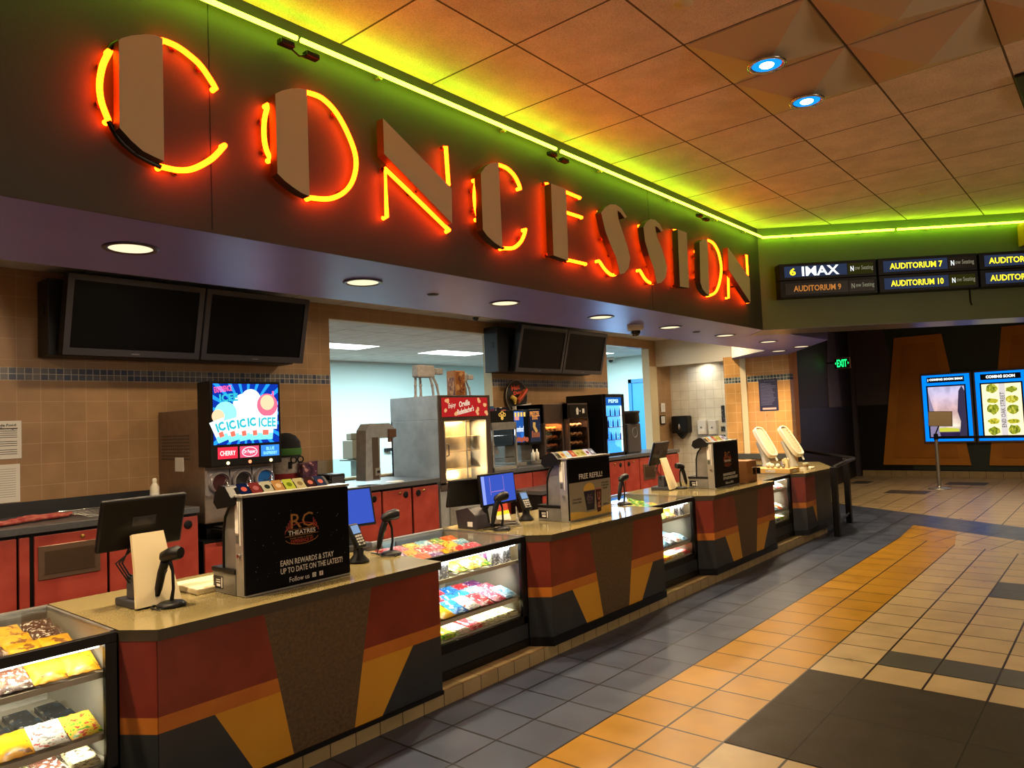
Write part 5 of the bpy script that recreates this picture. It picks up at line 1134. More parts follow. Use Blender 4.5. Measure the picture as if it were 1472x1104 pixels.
# little cream condiment bottles
for k, px in enumerate((767.5, 773)):
    p = PX(px, 655, -5.45); t = thing('condiment_bottle', 'small cream condiment bottle under the hot dog panel, %s' % ('left one' if k == 0 else 'right one'), 'bottle', (-5.46, p.y, 1.112), 0, 'condiment bottles')
    b = MB(); b.lathe([(0, 0), (.026, 0), (.026, .09), (.012, .11), (.006, .14), (0, .14)], n=16); build('bottle', b, whitep, t, local=True)
p = PX(784, 640, -5.35); b = MB(); b.cyl((0, 0, 0), (0, 0, .34), .045, n=20); b.lathe([(.047, .30), (.047, .34), (0, .34)], n=20); build('cup_stack', b, mat('cup_cream', '#a89c8a', .5), loc=(-5.36, p.y, 1.067), label='tall stack of pale paper cups before the hot food case', cat='cups')
b = MB(); b.box(-5.30, -5.02, 6.75, 7.05, 1.067, 1.085); build('rubber_mat', b, blackp, loc=(-5.16, 6.9, 1.067), label='black rubber drip mat on the back counter', cat='mat')
# round hot dog sign on the tiled wall
p = PX(744.5, 570, -6.02); t = thing('hot_dog_sign', 'round hot dog sign with white tray on the tiled wall', 'sign', p)
M = FX(-6.05, p.y, p.z); b = MB(); disc((0, 0), .215, M, b, 0, .012, 40); build('disc', b, mat('sign_black', '#100a08', .4), t)
b = MB(); ring = [(.212*math.cos(2*PI*i/40), .212*math.sin(2*PI*i/40)) for i in range(41)]; b.tube([M @ V((x, y, .012)) for x, y in ring], .006, 6); build('rim', b, mat('rim_grey', '#8a7c6a', .4), t)
b = MB(); b.tube([M @ V((-.02, -.07, .03)), M @ V((.05, -.02, .035)), M @ V((.15, .07, .03))], .036, 10); build('bun', b, mat('bun_brown', '#a85c2c', .6), t)
b = MB(); b.tube([M @ V((-.03, -.05, .06)), M @ V((.05, .0, .065)), M @ V((.15, .09, .06))], .02, 8); build('sausage', b, mat('sausage_red', '#c0442a', .4), t)
b = MB(); b.tube([M @ V((-.12, .0, .02)), M @ V((-.07, -.03, .03)), M @ V((-.06, -.10, .03))], [.03, .035, .012], 8); build('mustard_shape', b, mat('mustard_yellow', '#d8b04a', .5), t)
b = MB(); b.text('Hot', M @ Matrix.Translation((-.02, .12, .013)) @ Matrix.Rotation(.15, 4, 'Z'), .17, .07, 0, .001, .05); b.text('Dog', M @ Matrix.Translation((.02, .045, .013)) @ Matrix.Rotation(.15, 4, 'Z'), .17, .06, 0, .001, .05); build('lettering', b, mat('dog_letter', '#d84a28', .5), t)
b = MB(); b.prism([(-.10, -.19), (.20, -.155), (.235, -.09), (-.11, -.13)], M, .02, .06); build('tray', b, mat('tray_grey', '#d0cabc', .5), t, bevel=.003)
# hot food cases
foodm = mat('pretzel_brown', '#7c3a14', .45, col2='#a85a20', nscale=30); foodm2 = mat('wrapped_bread', '#8a5a34', .35, col2='#b98a5c', nscale=25)
def hot_case(px0, px1, py0, py1, X, lb, n, m, lit, top):
    a, c = PX(px0, py0, X), PX(px1, py1, X); z0 = 1.067
    t = thing('hot_food_case', lb, 'warmer', (X-.2, (a.y+c.y)/2, 1.066), 0, 'hot food cases')
    b = MB(); f = .035
    b.box(X-.42, X-.40, a.y, c.y, z0, a.z); b.box(X-.42, X, a.y, a.y+.02, z0, a.z); b.box(X-.42, X, c.y-.02, c.y, z0, a.z); b.box(X-.42, X, a.y, c.y, a.z-top, a.z); b.box(X-.42, X, a.y, c.y, z0, z0+.06)
    b.box(X-.01, X+.004, a.y, a.y+f, z0+.06, a.z-top); b.box(X-.01, X+.004, c.y-f, c.y, z0+.06, a.z-top)
    build('housing', b, mat('brown_case_steel', '#5a4a42', .4, .6), t, bevel=.003)
    b = MB(); b.box(X-.004, X, a.y+f, c.y-f, z0+.06, a.z-top); build('glass_door', b, glass('case_glass', (.95, .93, .9), .8), t)
    H = (a.z-top)-(z0+.06); rr = random.Random(int(px0))
    for k in range(n):
        z = z0+.06+H*(k+.03)/n
        b = MB(); b.box(X-.38, X-.02, a.y+.02, c.y-.02, z, z+.004); build('rack', b, chrome, t)
        for j in range(3):
            y = a.y+.07+(c.y-a.y-.14)*(j+.5)/3; s = min(.06, (c.y-a.y)/7)
            o = thing('pretzel' if lit else 'wrapped_sandwich', '', 'food', (X-.10, y, z+.004)); 
            o['label'] = '%s on the %s rack of the %s hot food case, %s' % ('golden pretzel' if lit else 'wrapped bread', ['lowest', 'second lowest', 'third lowest', 'top'][k], 'orange-lit' if lit else 'unlit right-hand', ['left', 'middle', 'right'][j]); o['group'] = 'food in the hot cases'
            b = MB(); b.tube([(s*.1+s*.5*math.cos(q), s*math.sin(q), s*.45+s*.2*math.cos(2*q)) for q in [2*PI*i/12 for i in range(13)]], s*.3, 7); b.tube([(0, -s*.6, s*.4), (s*.2, 0, s*.5), (0, s*.6, s*.4)], s*.26, 7)
            build('dough' if lit else 'loaf', b, m, o, local=True)
    if lit:
        lamp('heat_lamp', 'AREA', (X-.2, (a.y+c.y)/2, a.z-top-.01), 5, (1.0, .42, .10), None, size=.25, size_y=.4)
        lamp('heat_lamp', 'AREA', (X-.03, (a.y+c.y)/2, a.z-top-.02), 2.2, (1.0, .42, .10), None, size=.35, size_y=.02, target=(X-.25, (a.y+c.y)/2, 1.2))
    else:
        lamp('case_lamp', 'AREA', (X-.03, (a.y+c.y)/2, a.z-top-.02), 1.2, (1.0, .6, .35), None, size=.3, size_y=.02, target=(X-.25, (a.y+c.y)/2, 1.2))
    return t, a, c
t, a, c = hot_case(780, 812, 581, 650, -5.52, 'orange-lit hot food case with pretzels', 4, foodm, True, .24)
t, a, c = hot_case(815, 848, 580, 650, -5.46, 'unlit hot food case with black header by the drink cooler', 4, foodm2, False, .20)
b = MB(); b.box(-5.458, -5.448, a.y+.03, c.y-.05, a.z-.18, a.z-.02); h_ = build('header', b, black, t); M = FX(-5.447, (a.y+c.y)/2, a.z-.10)
b = MB(); b.prism([(-.05, -.045), (-.01, -.045), (0, .02), (-.03, .05), (-.06, .02)], M, 0, .001); disc((.03, 0), .012, M, b); b.box(.08, .13, -.03, .03, 0, .0005, 0, M); build('header_mark', b, wink, h_)
# drink cooler
X = -5.36; y0, y1 = 8.25, 8.74; t = thing('drink_cooler', 'tall black drink cooler with blue-lit glass door', 'cooler', (-5.7, 8.5, 1.066))
b = MB(); b.box(-6.0, X-.03, y0, y1, 1.067, 1.905); build('housing', b, black, t, bevel=.01)
b = MB(); b.box(X-.03, X, y0, y0+.03, 1.067, 1.905); b.box(X-.03, X, y1-.05, y1, 1.067, 1.905); b.box(X-.03, X, y0, y1, 1.067, 1.11); b.box(X-.03, X, y0, y1, 1.86, 1.905); build('door_frame', b, black, t, bevel=.004)
b = MB(); b.box(X-.026, X-.02, y0+.03, y1-.05, 1.11, 1.75); build('lit_interior', b, litwrap('cooler_glow', '#4a9be8', '#2a7fe0', '#8cc4f4', 2.2, 1.3), t)
b = MB(); b.box(X-.026, X-.018, y0+.03, y1-.05, 1.75, 1.86); hd = build('lit_header', b, emis('cooler_header', (.01, .09, .35), 1), t)
b = MB(); b.text('PEPSI', FX(X-.016, (y0+y1)/2-.01, 1.81), .24, .05, 0, .001, .04); build('lettering', b, emis('cooler_text', (.5, .8, 1), 1), hd)
for k, z in enumerate((1.28, 1.45, 1.60)):
    b = MB(); b.box(X-.02, X-.008, y0+.03, y1-.06, z, z+.008); build('shelf', b, chrome, t)
    for j in range(6):
        yy = y0+.065+j*.058
        b = MB(); b.lathe([(0, 0), (.010, 0), (.010, .07), (.004, .09), (.004, .105), (0, .105)], n=10)
        build('water_bottle', b, [glass('bottle_clear', (.75, .9, 1), 2), mat('bottle_blue', '#1c55b0', .2)][(k+j) % 2], loc=(X+.0005, yy, z+.0085), local=True, label='small drink bottle on the %s cooler shelf, %s from left' % (['lowest', 'middle', 'top'][k], nth[j]), cat='bottle', group='bottles in the drink cooler')
b = MB(); b.box(X-.018, X-.012, y1-.085, y1-.06, 1.12, 1.74); build('light_strip', b, emis('cooler_strip', (.8, .97, .9), 1.6), t)
b = MB(); b.box(X, X+.02, y0+.005, y0+.02, 1.3, 1.6); build('handle', b, black, t)
lamp('cooler_light', 'AREA', (X+.03, (y0+y1)/2, 1.45), 6, (.35, .65, 1.0), None, size=.4, size_y=.6, target=(X+2, (y0+y1)/2, 1.2))
# dark cup rack past the cooler
t = thing('cup_bin', 'dark plastic bin with black liner and round emblem beside the cooler', 'bin', (-5.6, 9.1, 1.066))
p0_, p1_ = PX(897, 620, -5.55), PX(914, 590, -5.55)
b = MB(); b.box(-5.8, -5.45, p0_.y-.06, p1_.y-.05, 1.067, 1.49); build('bin', b, dgrey, t, bevel=.02)
b = MB(); b.lathe([(.20, 0), (.225, .02), (.22, .13), (.235, .17), (.21, .18)], (-5.62, (p0_.y+p1_.y)/2-.05, 1.49), 14); build('liner', b, black, t)
M = FX(-5.449, (p0_.y+p1_.y)/2-.05, 1.36); b = MB(); b.tube([M @ V((.07*math.cos(q), .07*math.sin(q), .001)) for q in [2*PI*i/20 for i in range(21)]], .004, 5); build('emblem', b, mat('emblem_grey', '#8a9098', .4), t)
# blue door in the kitchen
t = build('door_1', MB().box(-7.95, -6.75, 13.30, 13.345, 0, 2.28), mat('blue_door', '#2f8fd0', .45), kind='structure', bevel=.01)
b = MB(); b.box(-8.03, -7.95, 13.28, 13.35, 0, 2.36); b.box(-6.75, -6.67, 13.28, 13.35, 0, 2.36); b.box(-8.03, -6.67, 13.28, 13.35, 2.28, 2.36); build('door_frame', b, mat('blue_door_frame', '#2a7cb8', .45), t)
# recess fittings
t = thing('towel_dispenser', 'black paper towel dispenser on the white tiled recess wall', 'dispenser', (-5.8, 11.45, 1.25))
a, c = PY(970, 598, 11.45), PY(994.5, 627, 11.45); b = MB(); b.box(a.x, c.x, 11.30, 11.495, c.z+.06, a.z); build('cover', b, blackp, t, bevel=.025)
b = MB(); b.prism([(a.x+.06, c.z+.06), (c.x-.06, c.z+.06), ((a.x+c.x)/2, c.z-.04)], FY(0, 11.42, 0), -.03, .06); build('mouth', b, blackp, t); b = MB(); b.ball(((a.x+c.x)/2, 11.30, (a.z+c.z)/2-.01), (.02, .01, .05)); build('lever', b, chrome, t)
for k, px in enumerate((1010, 1025.5)):
    a, c = PY(px-6.5, 604, 11.45), PY(px+6.5, 624.5, 11.45)
    t = thing('soap_dispenser', 'white soap dispenser on the recess wall, %s of the pair' % ('left' if k == 0 else 'right'), 'dispenser', ((a.x+c.x)/2, 11.45, c.z), 0, 'soap dispensers')
    b = MB(); b.box(a.x, c.x, 11.40, 11.495, c.z, a.z); build('cover', b, mat('soap_white', '#d8d6d0', .4), t, bevel=.015); b = MB(); b.box(a.x+.02, c.x-.02, 11.385, 11.40, c.z+.01, c.z+.07); b.ball(((a.x+c.x)/2, 11.39, (a.z+c.z)/2), (.012, .008, .012), mi=1); build('push_bar', b, [whitep, dgrey], t)
for k, (px, py, w_, h_, lb, dark) in enumerate(((952, 586, .13, .15, 'white paper notice on tan side wall of the recess', 0), (952, 603.5, .16, .15, 'black framed notice on tan side wall of the recess', 1))):
    p = PX(px, py, -6.095); M = FX(-6.09, p.y, p.z)
    t = thing('wall_notice', lb, 'notice', p)
    if dark: b = MB(); b.box(-w_/2, w_/2, -h_/2, h_/2, 0, .012, 0, M); build('frame', b, black, t)
    b = MB(); s = .78 if dark else 1; b.box(-w_/2*s, w_/2*s, -h_/2*s, h_/2*s, .012 if dark else .002, .014, 0, M); build('sheet', b, paper, t)
    b = MB()
    for j in range(4): b.box(-w_*.25, w_*.2, h_*(.22-.14*j), h_*(.22-.14*j)+.005, .014, .0145, 0, M)
    build('print', b, mat('grey_ink', '#8a8a8a', .8), t)
for k, (py0, py1, lb) in enumerate(((583, 607, 'tall narrow picture notice at the right end of the white recess wall'), (613, 620, 'small black square sticker under the tall notice in the recess'), (625, 631, 'lower black sticker near the recess edge'))):
    a, c = PY(1035, py0, 11.45), PY(1041, py1, 11.45); b = MB(); b.box(a.x, c.x, 11.485, 11.499, c.z, a.z); build('sticker', b, wrapper('sticker_print', '#26262a', '#8a8884', '#141416', 5), loc=((a.x+c.x)/2, 11.49, c.z), label=lb, cat='sticker')
# allergy notice on yellow tile
a, c = PY(1089.5, 546, 11.0), PY(1119, 590, 11.0); M = FY((a.x+c.x)/2, 11.018, (a.z+c.z)/2); w_, h_ = c.x-a.x, a.z-c.z
t = thing('wall_poster', 'dark blue printed notice on the yellow tiled wall', 'poster', M.translation)
b = MB(); b.box(-w_/2, w_/2, -h_/2, h_/2, 0, .004, 0, M); build('sheet', b, mat('navy_print', '#1e1c3c', .45), t)
b = MB(); b.text('Professionals', M @ Matrix.Translation((.03, h_*.45, .005)), .17, .016, 0, .0006)
rr = random.Random(2)
for j in range(17): b.box(-w_*.42, w_*(.42-rr.random()*.25), h_*(.36-.042*j), h_*(.36-.042*j)+.004, .004, .005, 0, M)
build('print', b, mat('lilac_ink', '#7c7a9c', .7), t); b = MB(); b.box(-w_*.35, w_*.38, -h_*.46, -h_*.40, .004, .005, 0, M); build('footer', b, mat('peach_ink', '#c0a098', .7), t)
# ------------------------------------------------------------------ things on the front counter
TOP = .8205
def scanner(loc, rz, lb, grp='hand scanners on stands'):
    """hand scanner parked on its weighted stand; local +x is where it looks"""
    t = thing('barcode_scanner', lb, 'scanner', loc, rz, grp)
    b = MB(); b.lathe([(0, 0), (.062, 0), (.064, .010), (.052, .020), (.018, .028), (0, .029)], n=28); build('stand_base', b, blackp, t, local=True)
    b = MB(); b.tube([(.0, 0, .02), (.012, 0, .08), (.010, 0, .16), (-.008, 0, .215)], [.010, .007, .007, .010], 10); build('stand_neck', b, blackp, t, local=True)
    b = MB(); b.tube([(-.075, 0, .045), (-.068, 0, .08), (-.050, 0, .15), (-.030, 0, .20)], [.010, .017, .019, .020], 12); g = build('grip', b, black, t, local=True)
    b = MB(); b.tube([(-.048, 0, .212), (-.035, 0, .222), (.0, 0, .236), (.035, 0, .242), (.055, 0, .242)], [.014, .027, .030, .033, .026], 14); build('head', b, blackp, t, local=True)
    b = MB(); b.tube([(-.034, 0, .15), (-.026, 0, .165)], .008, 8); build('trigger', b, dgrey, g, local=True)
    b = MB(); b.tube([(-.075, 0, .045), (-.085, 0, .012), (-.06, -.06, .006), (.0, -.09, .006), (.03, -.05, .006), (-.02, -.03, .007), (-.06, .05, .006), (-.10, .10, .006)], .0035, 6); build('cable', b, black, t, local=True)
    return t
def back_register(loc, rz, W_, lb):
    """touch-screen register seen from behind; staff side is local -x"""
    t = thing('register', lb, 'register', loc, rz, 'registers seen from behind')
    M = frame((-.10, 0, .375), (0, 1, 0), (.28, 0, .96))
    b = MB(); b.box(-W_/2, W_/2, -.125, .125, -.016, .012, 0, M); build('monitor', b, blackp, t, local=True, bevel=.010)
    b = MB(); b.box(-W_/2+.012, W_/2-.012, -.113, .113, -.018, -.016, 0, M); build('display', b, emis('register_screen', (.25, .45, .8), .8), t, local=True)
    b = MB(); b.box(-.055, .055, -.01, .035, .012, .015, 0, M); b.cyl(M @ V((-.03, .015, .015)), M @ V((-.03, .015, .018)), .006); b.cyl(M @ V((.03, .015, .015)), M @ V((.03, .015, .018)), .006); build('mount_plate', b, dgrey, t, local=True)
    b = MB(); b.prism([(-.105, .02), (.105, .02), (.085, .20), (.075, .355), (-.075, .355), (-.085, .20)], frame((.055, 0, -.01), (0, 1, 0), (-.30, 0, .95)), -.018, 0); build('stand_plate', b, mat('ivory_plastic', '#cfc09a', .45), t, local=True, bevel=.005)
    b = MB(); b.box(-.17, .03, -.10, .09, 0, .035); b.box(-.10, -.03, -.08, .06, .035, .14); build('base', b, dgrey, t, local=True, bevel=.006)
    b = MB(); 
    for k in range(3): b.tube([(-.10, -.06+.02*k, .27), (-.09-.01*k, -.10-.01*k, .20), (-.06, -.085, .15-.02*k), (-.05, -.05, .12)], .004, 6)
    build('cables', b, black, t, local=True)
    return t
back_register((-3.50, 1.52, TOP), .06, .40, 'black register on ivory stand at the near end of the counter, seen from behind')
back_register((-3.70, 6.85, TOP), .12, .40, 'black register on ivory stand left of the farthest soda dispenser')
scanner((-3.395, 1.55, TOP), 2.0-1.55, 'black hand scanner on stand before the nearest register')
scanner((-3.47, 2.91, TOP), 1.1, 'black hand scanner on stand right of the nearest soda dispenser')
scanner((-3.50, 3.965, TOP), 1.25, 'black hand scanner before the blue-screen register')
scanner((-3.46, 5.56, TOP), -1.9+3.4, 'black hand scanner right of the popcorn refill sign')
scanner((-3.62, 6.94, TOP), -2.2+.3, 'black hand scanner between the far register and far soda dispenser')
# second register: blue screen half hidden by the nearest dispenser
blue_scr = emis('blue_desktop', (.035, .075, .42), .95)
def front_screen(t, M, W_, H, lines=True):
    b = MB(); b.box(-W_/2, W_/2, -H/2, H/2, -.022, 0, 0, M); build('monitor', b, blackp, t, bevel=.006)
    b = MB(); b.box(-W_/2+.016, W_/2-.016, -H/2+.016, H/2-.016, 0, .002, 0, M); s = build('display', b, blue_scr, t)
    if lines:
        b = MB(); b.box(-W_/2+.016, -W_/2+.05, -H/2+.016, H/2-.016, .002, .003, 0, M); build('side_bar', b, emis('desktop_bar', (.25, .32, .85), .9), s)
        b = MB(); b.box(-.09, .06, -.02, -.014, .002, .003, 0, M); b.box(-.10, -.095, -.04, .09, .002, .003, 0, M); b.box(.06, .064, -.06, .09, .002, .003, 0, M); build('window_line', b, emis('desktop_line', (.35, .2, .6), .7), s)
t = thing('register', 'register with blue screen half hidden behind the nearest soda dispenser', 'register', (-3.80, 2.90, TOP))
front_screen(t, frame((-3.80, 2.86, 1.095), (.12, 1, 0), (-.22, .03, .97)), .36, .25, False)
b = MB(); b.box(-3.92, -3.78, 2.72, 3.02, TOP, .86); b.prism([(-.07, 0), (.07, 0), (.055, .12), (-.055, .12)], FX(-3.82, 2.9, .86), -.08, 0); build('base', b, dgrey, t, bevel=.01)
b = MB(); b.box(-3.66, -3.56, 2.98, 3.12, TOP, .93) if False else b.tube([(-3.84, 2.9, .97), (-3.86, 2.9, 1.05)], .03, 10); build('neck', b, blackp, t)
def card_reader(loc, rz, lb):
    t = thing('card_reader', lb, 'card reader', loc, rz, 'card payment terminals')
    b = MB(); b.lathe([(0, 0), (.062, 0), (.058, .012), (.030, .045), (.026, .10), (.03, .115), (0, .118)], n=24); build('pedestal', b, blackp, t, local=True)
    M = frame((.0, 0, .155), (0, 1, 0), (-.45, 0, .9)); b = MB(); b.box(-.045, .045, -.075, .075, -.03, 0, 0, M); build('terminal', b, blackp, t, local=True, bevel=.008)
    b = MB(); b.box(-.034, .034, .012, .062, 0, .002, 0, M); build('display', b, emis('reader_screen', (.25, .38, .6), .7), t, local=True)
    b = MB()
    for i in range(4):
        for j in range(3): b.box(-.030+.022*j, -.014+.022*j, -.060+.017*i, -.049+.017*i, 0, .003, 0, M)
    build('keypad', b, mat('key_grey', '#a8a49c', .5), t, local=True); return t
card_reader((-3.46, 2.66, TOP), .3, 'card payment terminal right of the nearest soda dispenser')
card_reader((-3.66, 4.44, TOP), -.1, 'card payment terminal between blue-screen register and refill sign')
b = MB(); b.box(-3.56, -3.34, 2.60, 2.80, TOP, .826); 
# third register: two screens back to back on a dark printer base
t = thing('register', 'two-screen register with bright blue display facing the lobby', 'register', (-3.68, 4.02, TOP))
front_screen(t, frame((-3.60, 4.06, 1.105), (-.06, 1, 0), (-.10, 0, 1)), .42, .235)
b = MB(); Mb = frame((-3.79, 3.92, 1.08), (.35, 1, 0), (.35, .12, .9)); b.box(-.16, .14, -.10, .11, -.012, .010, 0, Mb); build('staff_screen', b, blackp, t, bevel=.006)
b = MB(); b.prism([(0, 0), (.19, 0), (.17, .10), (.10, .155), (-.02, .13)], frame((-3.86, 3.885, TOP), (1, .02, 0), (0, 0, 1)), -.15, 0); build('printer_base', b, mat('register_base', '#2e2a30', .5), t, bevel=.006)
b = MB(); b.box(-3.76, -3.71, 3.882, 3.884, .84, .875); build('sticker', b, paper, t)
b = MB(); b.tube([(-3.70, 4.03, .85), (-3.72, 4.03, .95), (-3.68, 4.04, 1.03)], .025, 10); b.box(-3.78, -3.60, 4.04, 4.24, TOP, .845); build('neck', b, blackp, t)
b = MB()
for k in range(4): b.tube([(-3.62+.02*k, 4.05, .85), (-3.52, 4.08+.03*k, .83+.02*(k % 2)), (-3.50-.03*k, 4.18+.02*k, .826), (-3.60, 4.25, .86+.03*k), (-3.66, 4.36, .85)], .0035, 6)
build('cables', b, mat('grey_cable', '#6a6660', .5), t)
t = thing('flyer', 'small red and yellow flyer standing between register and card terminal', 'flyer', (-3.80, 4.36, TOP))
M = frame((-3.82, 4.34, TOP), (0, 1, 0), (-.3, 0, 1)); b = MB(); b.box(-.06, .10, 0, .045, 0, .002, 0, M); build('white_foot', b, paper, t); b = MB(); b.box(-.06, .10, .045, .075, 0, .002, 0, M); build('yellow_band', b, mat('flyer_yellow', '#d8d020', .6), t); b = MB(); b.box(-.06, .10, .075, .15, 0, .002, 0, M); build('red_field', b, mat('flyer_red', '#a8301c', .6), t)

# ------------------------------------------------------------------ soda dispensers
def dispenser(x, y0, W_, H, lb, art, flav):
    t = thing('soda_dispenser', lb, 'soda dispenser', (x-.15, y0+W_/2, TOP), 0, 'counter soda dispensers')
    z = TOP; M = FX(x, y0, z)
    b = MB(); b.box(x-.085, x-.012, y0, y0+W_, z, z+H-.012); build('front_housing', b, steel, t, bevel=.003)
    b = MB(); b.box(x-.095, x+.004, y0-.008, y0+W_+.008, z+H-.012, z+H); build('top_cap', b, steel, t, bevel=.002); b = MB(); b.box(x-.012, x+.003, y0, y0+W_, z, z+.01); build('bottom_lip', b, steel, t, bevel=.002)
    b = MB(); b.box(0, W_, .010, H-.014, -.012, .001, 0, M); pn = build('sign_panel', b, mat('gloss_black_sign', '#040408', .4, spec=.12), t)
    art(pn, t, M, W_, H)
    prof = [(-.085, .10), (-.085, H-.03), (-.11, H-.035), (-.15, H-.06), (-.19, H-.11), (-.21, H-.18), (-.215, .12)]
    S_ = frame((x, y0+.012, z), (1, 0, 0), (0, 0, 1)); b = MB(); b.prism(prof, S_, -(W_-.024), 0); tw = build('tower', b, steeld, t)
    b = MB(); b.tube([S_ @ V((p[0], p[1], .003)) for p in prof[1:]], .007, 6); build('edge_trim', b, black, tw)
    b = MB(); b.box(x-.30, x-.085, y0-.004, y0+W_, z, z+.10); build('tray_base', b, steeld, t, bevel=.003)
    b = MB(); b.box(x-.305, x-.085, y0-.008, y0+W_, z+.10, z+.122); build('drip_grille', b, black, t, bevel=.003)
    b = MB(); sm = frame((x-.26, y0-.0045, z+.05), (1, 0, 0), (0, 0, 1)); b.box(-.03, .06, -.03, .03, 0, .001, 0, sm); st = build('warning_sticker', b, black, t)
    b = MB(); b.box(.045, .055, -.025, .025, .001, .0015, 0, sm); b.box(-.005, .035, .01, .014, .001, .0015, 0, sm); b.box(-.005, .035, -.0, .004, .001, .0015, 0, sm); b.box(0, .035, -.02, -.008, .001, .0015, 0, sm); build('sticker_print', b, wink, st)
    b = MB(); e = frame((x-.05, y0-.0005, z), (1, 0, 0), (0, 0, 1)); b.box(-.032, .0, H*.62, H-.03, 0, .001, 0, e); b.box(.008, .016, H*.50, H-.03, 0, .001, 0, e); lbm = build('rating_label', b, paper, t)
    b = MB(); b.box(-.028, -.006, H*.52, H*.60, 0, .001, 0, e); build('meter_label', b, mat('grey_label', '#4a4a48', .6), t)
    b = MB(); b.cyl((x-.045, y0, z+H*.40), (x-.045, y0-.012, z+H*.40), .009); build('key_lock', b, chrome, t)
    # sloping strip of lit flavour labels on top
    R = frame((x-.10, y0-.03, z+H+.012), (0, 1, 0), (-.35, 0, .55)); n = len(flav); L_ = W_-.10; pw = L_/n
    b = MB(); b.prism([(-.20, -.07), (-.07, -.05), (-.062, -.014), (-.122, .041), (-.15, .043), (-.22, .01), (-.235, -.04)], frame((x, y0-.028, z+H), (1, 0, 0), (0, 0, 1)), -(W_-.03), 0); build('label_housing', b, blackp, t, bevel=.006)
    SL = frame((x-.058, y0+.02, z+H-.010), (0, 1, 0), (-.60, 0, .55))
    b = MB(); b.box(-.01, L_+.02, -.003, .002, -.004, .006, 0, SL)
    for k, (c1_, c2_) in enumerate(flav):
        b = MB(); b.box(k*pw+.004, (k+1)*pw-.006, .002, .078, .003, .007, 0, SL); f = build('flavour_label', b, emis('fl_'+c1_, c1_, .8), t)
        b = MB(); disc((k*pw+pw*.48, .040), pw*.24, SL @ Matrix.Translation((0, 0, .007)), b, 0, .0006, 16); build('flavour_mark', b, emis('fm_'+c2_, c2_, .8), f)
    lamp('label_glow', 'AREA', (x-.25, y0+W_/2, z+H+.02), .6, (1, .85, .6), None, size=.05, size_y=W_*.8)
    return t
gold = mat('gold_ink', '#a8743c', .4, .3); redink = mat('red_ink', '#a8382c', .5)
def rc_logo(b1, b2, b3, L_, s):
    T = lambda x, y: L_ @ Matrix.Translation((x*s, y*s, 0))
    b1.text('R', T(-.09, .235), .17*s, .20*s, 0, .0008, 0); b1.text('C', T(.095, .235), .18*s, .20*s, 0, .0008, 0)
    for k, (x, h) in enumerate(((-.24, .05), (-.215, .09), (-.19, .12), (.19, .12), (.215, .09), (.24, .05))): b2.box((x-.006)*s, (x+.006)*s, .13*s, (.13+h)*s, 0, .0008, 0, L_)
    b2.tube([T(0, .07) @ V((.27*s*math.cos(a), .13*s*math.sin(a), 0)) for a in [PI*i/16 for i in range(17)]], .004*s*1.5, 5)
    b3.text('THEATRES', T(0, .075), .44*s, .06*s, 0, .0012, .01)
    b1.box(-.27*s, .27*s, .03*s, .036*s, 0, .0008, 0, L_); b1.box(-.27*s, .27*s, .115*s, .121*s, 0, .0008, 0, L_)
    b1.text('MORE THAN A MOVIE...', T(0, .0), .38*s, .02*s, 0, .0008); b2.text('EXPERIENCE IT!', T(0, -.045), .36*s, .05*s, 0, .0008, .01)
    b1.tube([T(0, .01) @ V((.27*s*math.cos(a), .10*s*math.sin(a), 0)) for a in [-PI*(.08+.84*i/16) for i in range(17)]], .003*s*1.5, 5)
def art_rc(pn, t, M, W_, H):
    b1, b2, b3 = MB(), MB(), MB(); rc_logo(b1, b2, b3, M @ Matrix.Translation((W_*.52, H*.50, .0012)), .36 if W_ > .5 else .36)
    build('logo_outline', b1, gold, pn); build('logo_red', b2, redink, pn)
    k = 1.0
    b3.text('EARN REWARDS & STAY', M @ Matrix.Translation((W_*.31, H*.265, .0012)), W_*.52, H*.058, 0, .0008, .008, align='L')
    b3.text('UP TO DATE ON THE LATEST!', M @ Matrix.Translation((W_*.31, H*.185, .0012)), W_*.61, H*.058, 0, .0008, .008, align='L')
    b3.text('Follow us', M @ Matrix.Translation((W_*.39, H*.085, .0012)), W_*.19, H*.05, 0, .0008, 0, align='L')
    for q in (0, 1):
        x = W_*(.61+.07*q); b3.box(x, x+.022, H*.085-.011, H*.085+.011, .0012, .0016, 0, M)
    build('lettering', b3, wink, pn)
    b = MB(); L2 = M @ Matrix.Translation((W_*.61+.011, H*.085, .0017)); b.tube([L2 @ V((.006*math.cos(a), .006*math.sin(a), 0)) for a in [2*PI*i/12 for i in range(13)]], .0012, 4); b.text('f', M @ Matrix.Translation((W_*.68+.012, H*.085, .0017)), .009, .018, 0, .0006, .02); build('icon_marks', b, ink, pn)
    rr = random.Random(4); b = MB()
    for q in range(46): disc((rr.uniform(.03, W_-.03), rr.uniform(H*.12, H*.80)), rr.uniform(.0006, .0022), M @ Matrix.Translation((0, 0, .0011)), b, 0, .0002, 7)
    build('stars', b, mat('star_blue', '#8aa4c0', .5), pn)
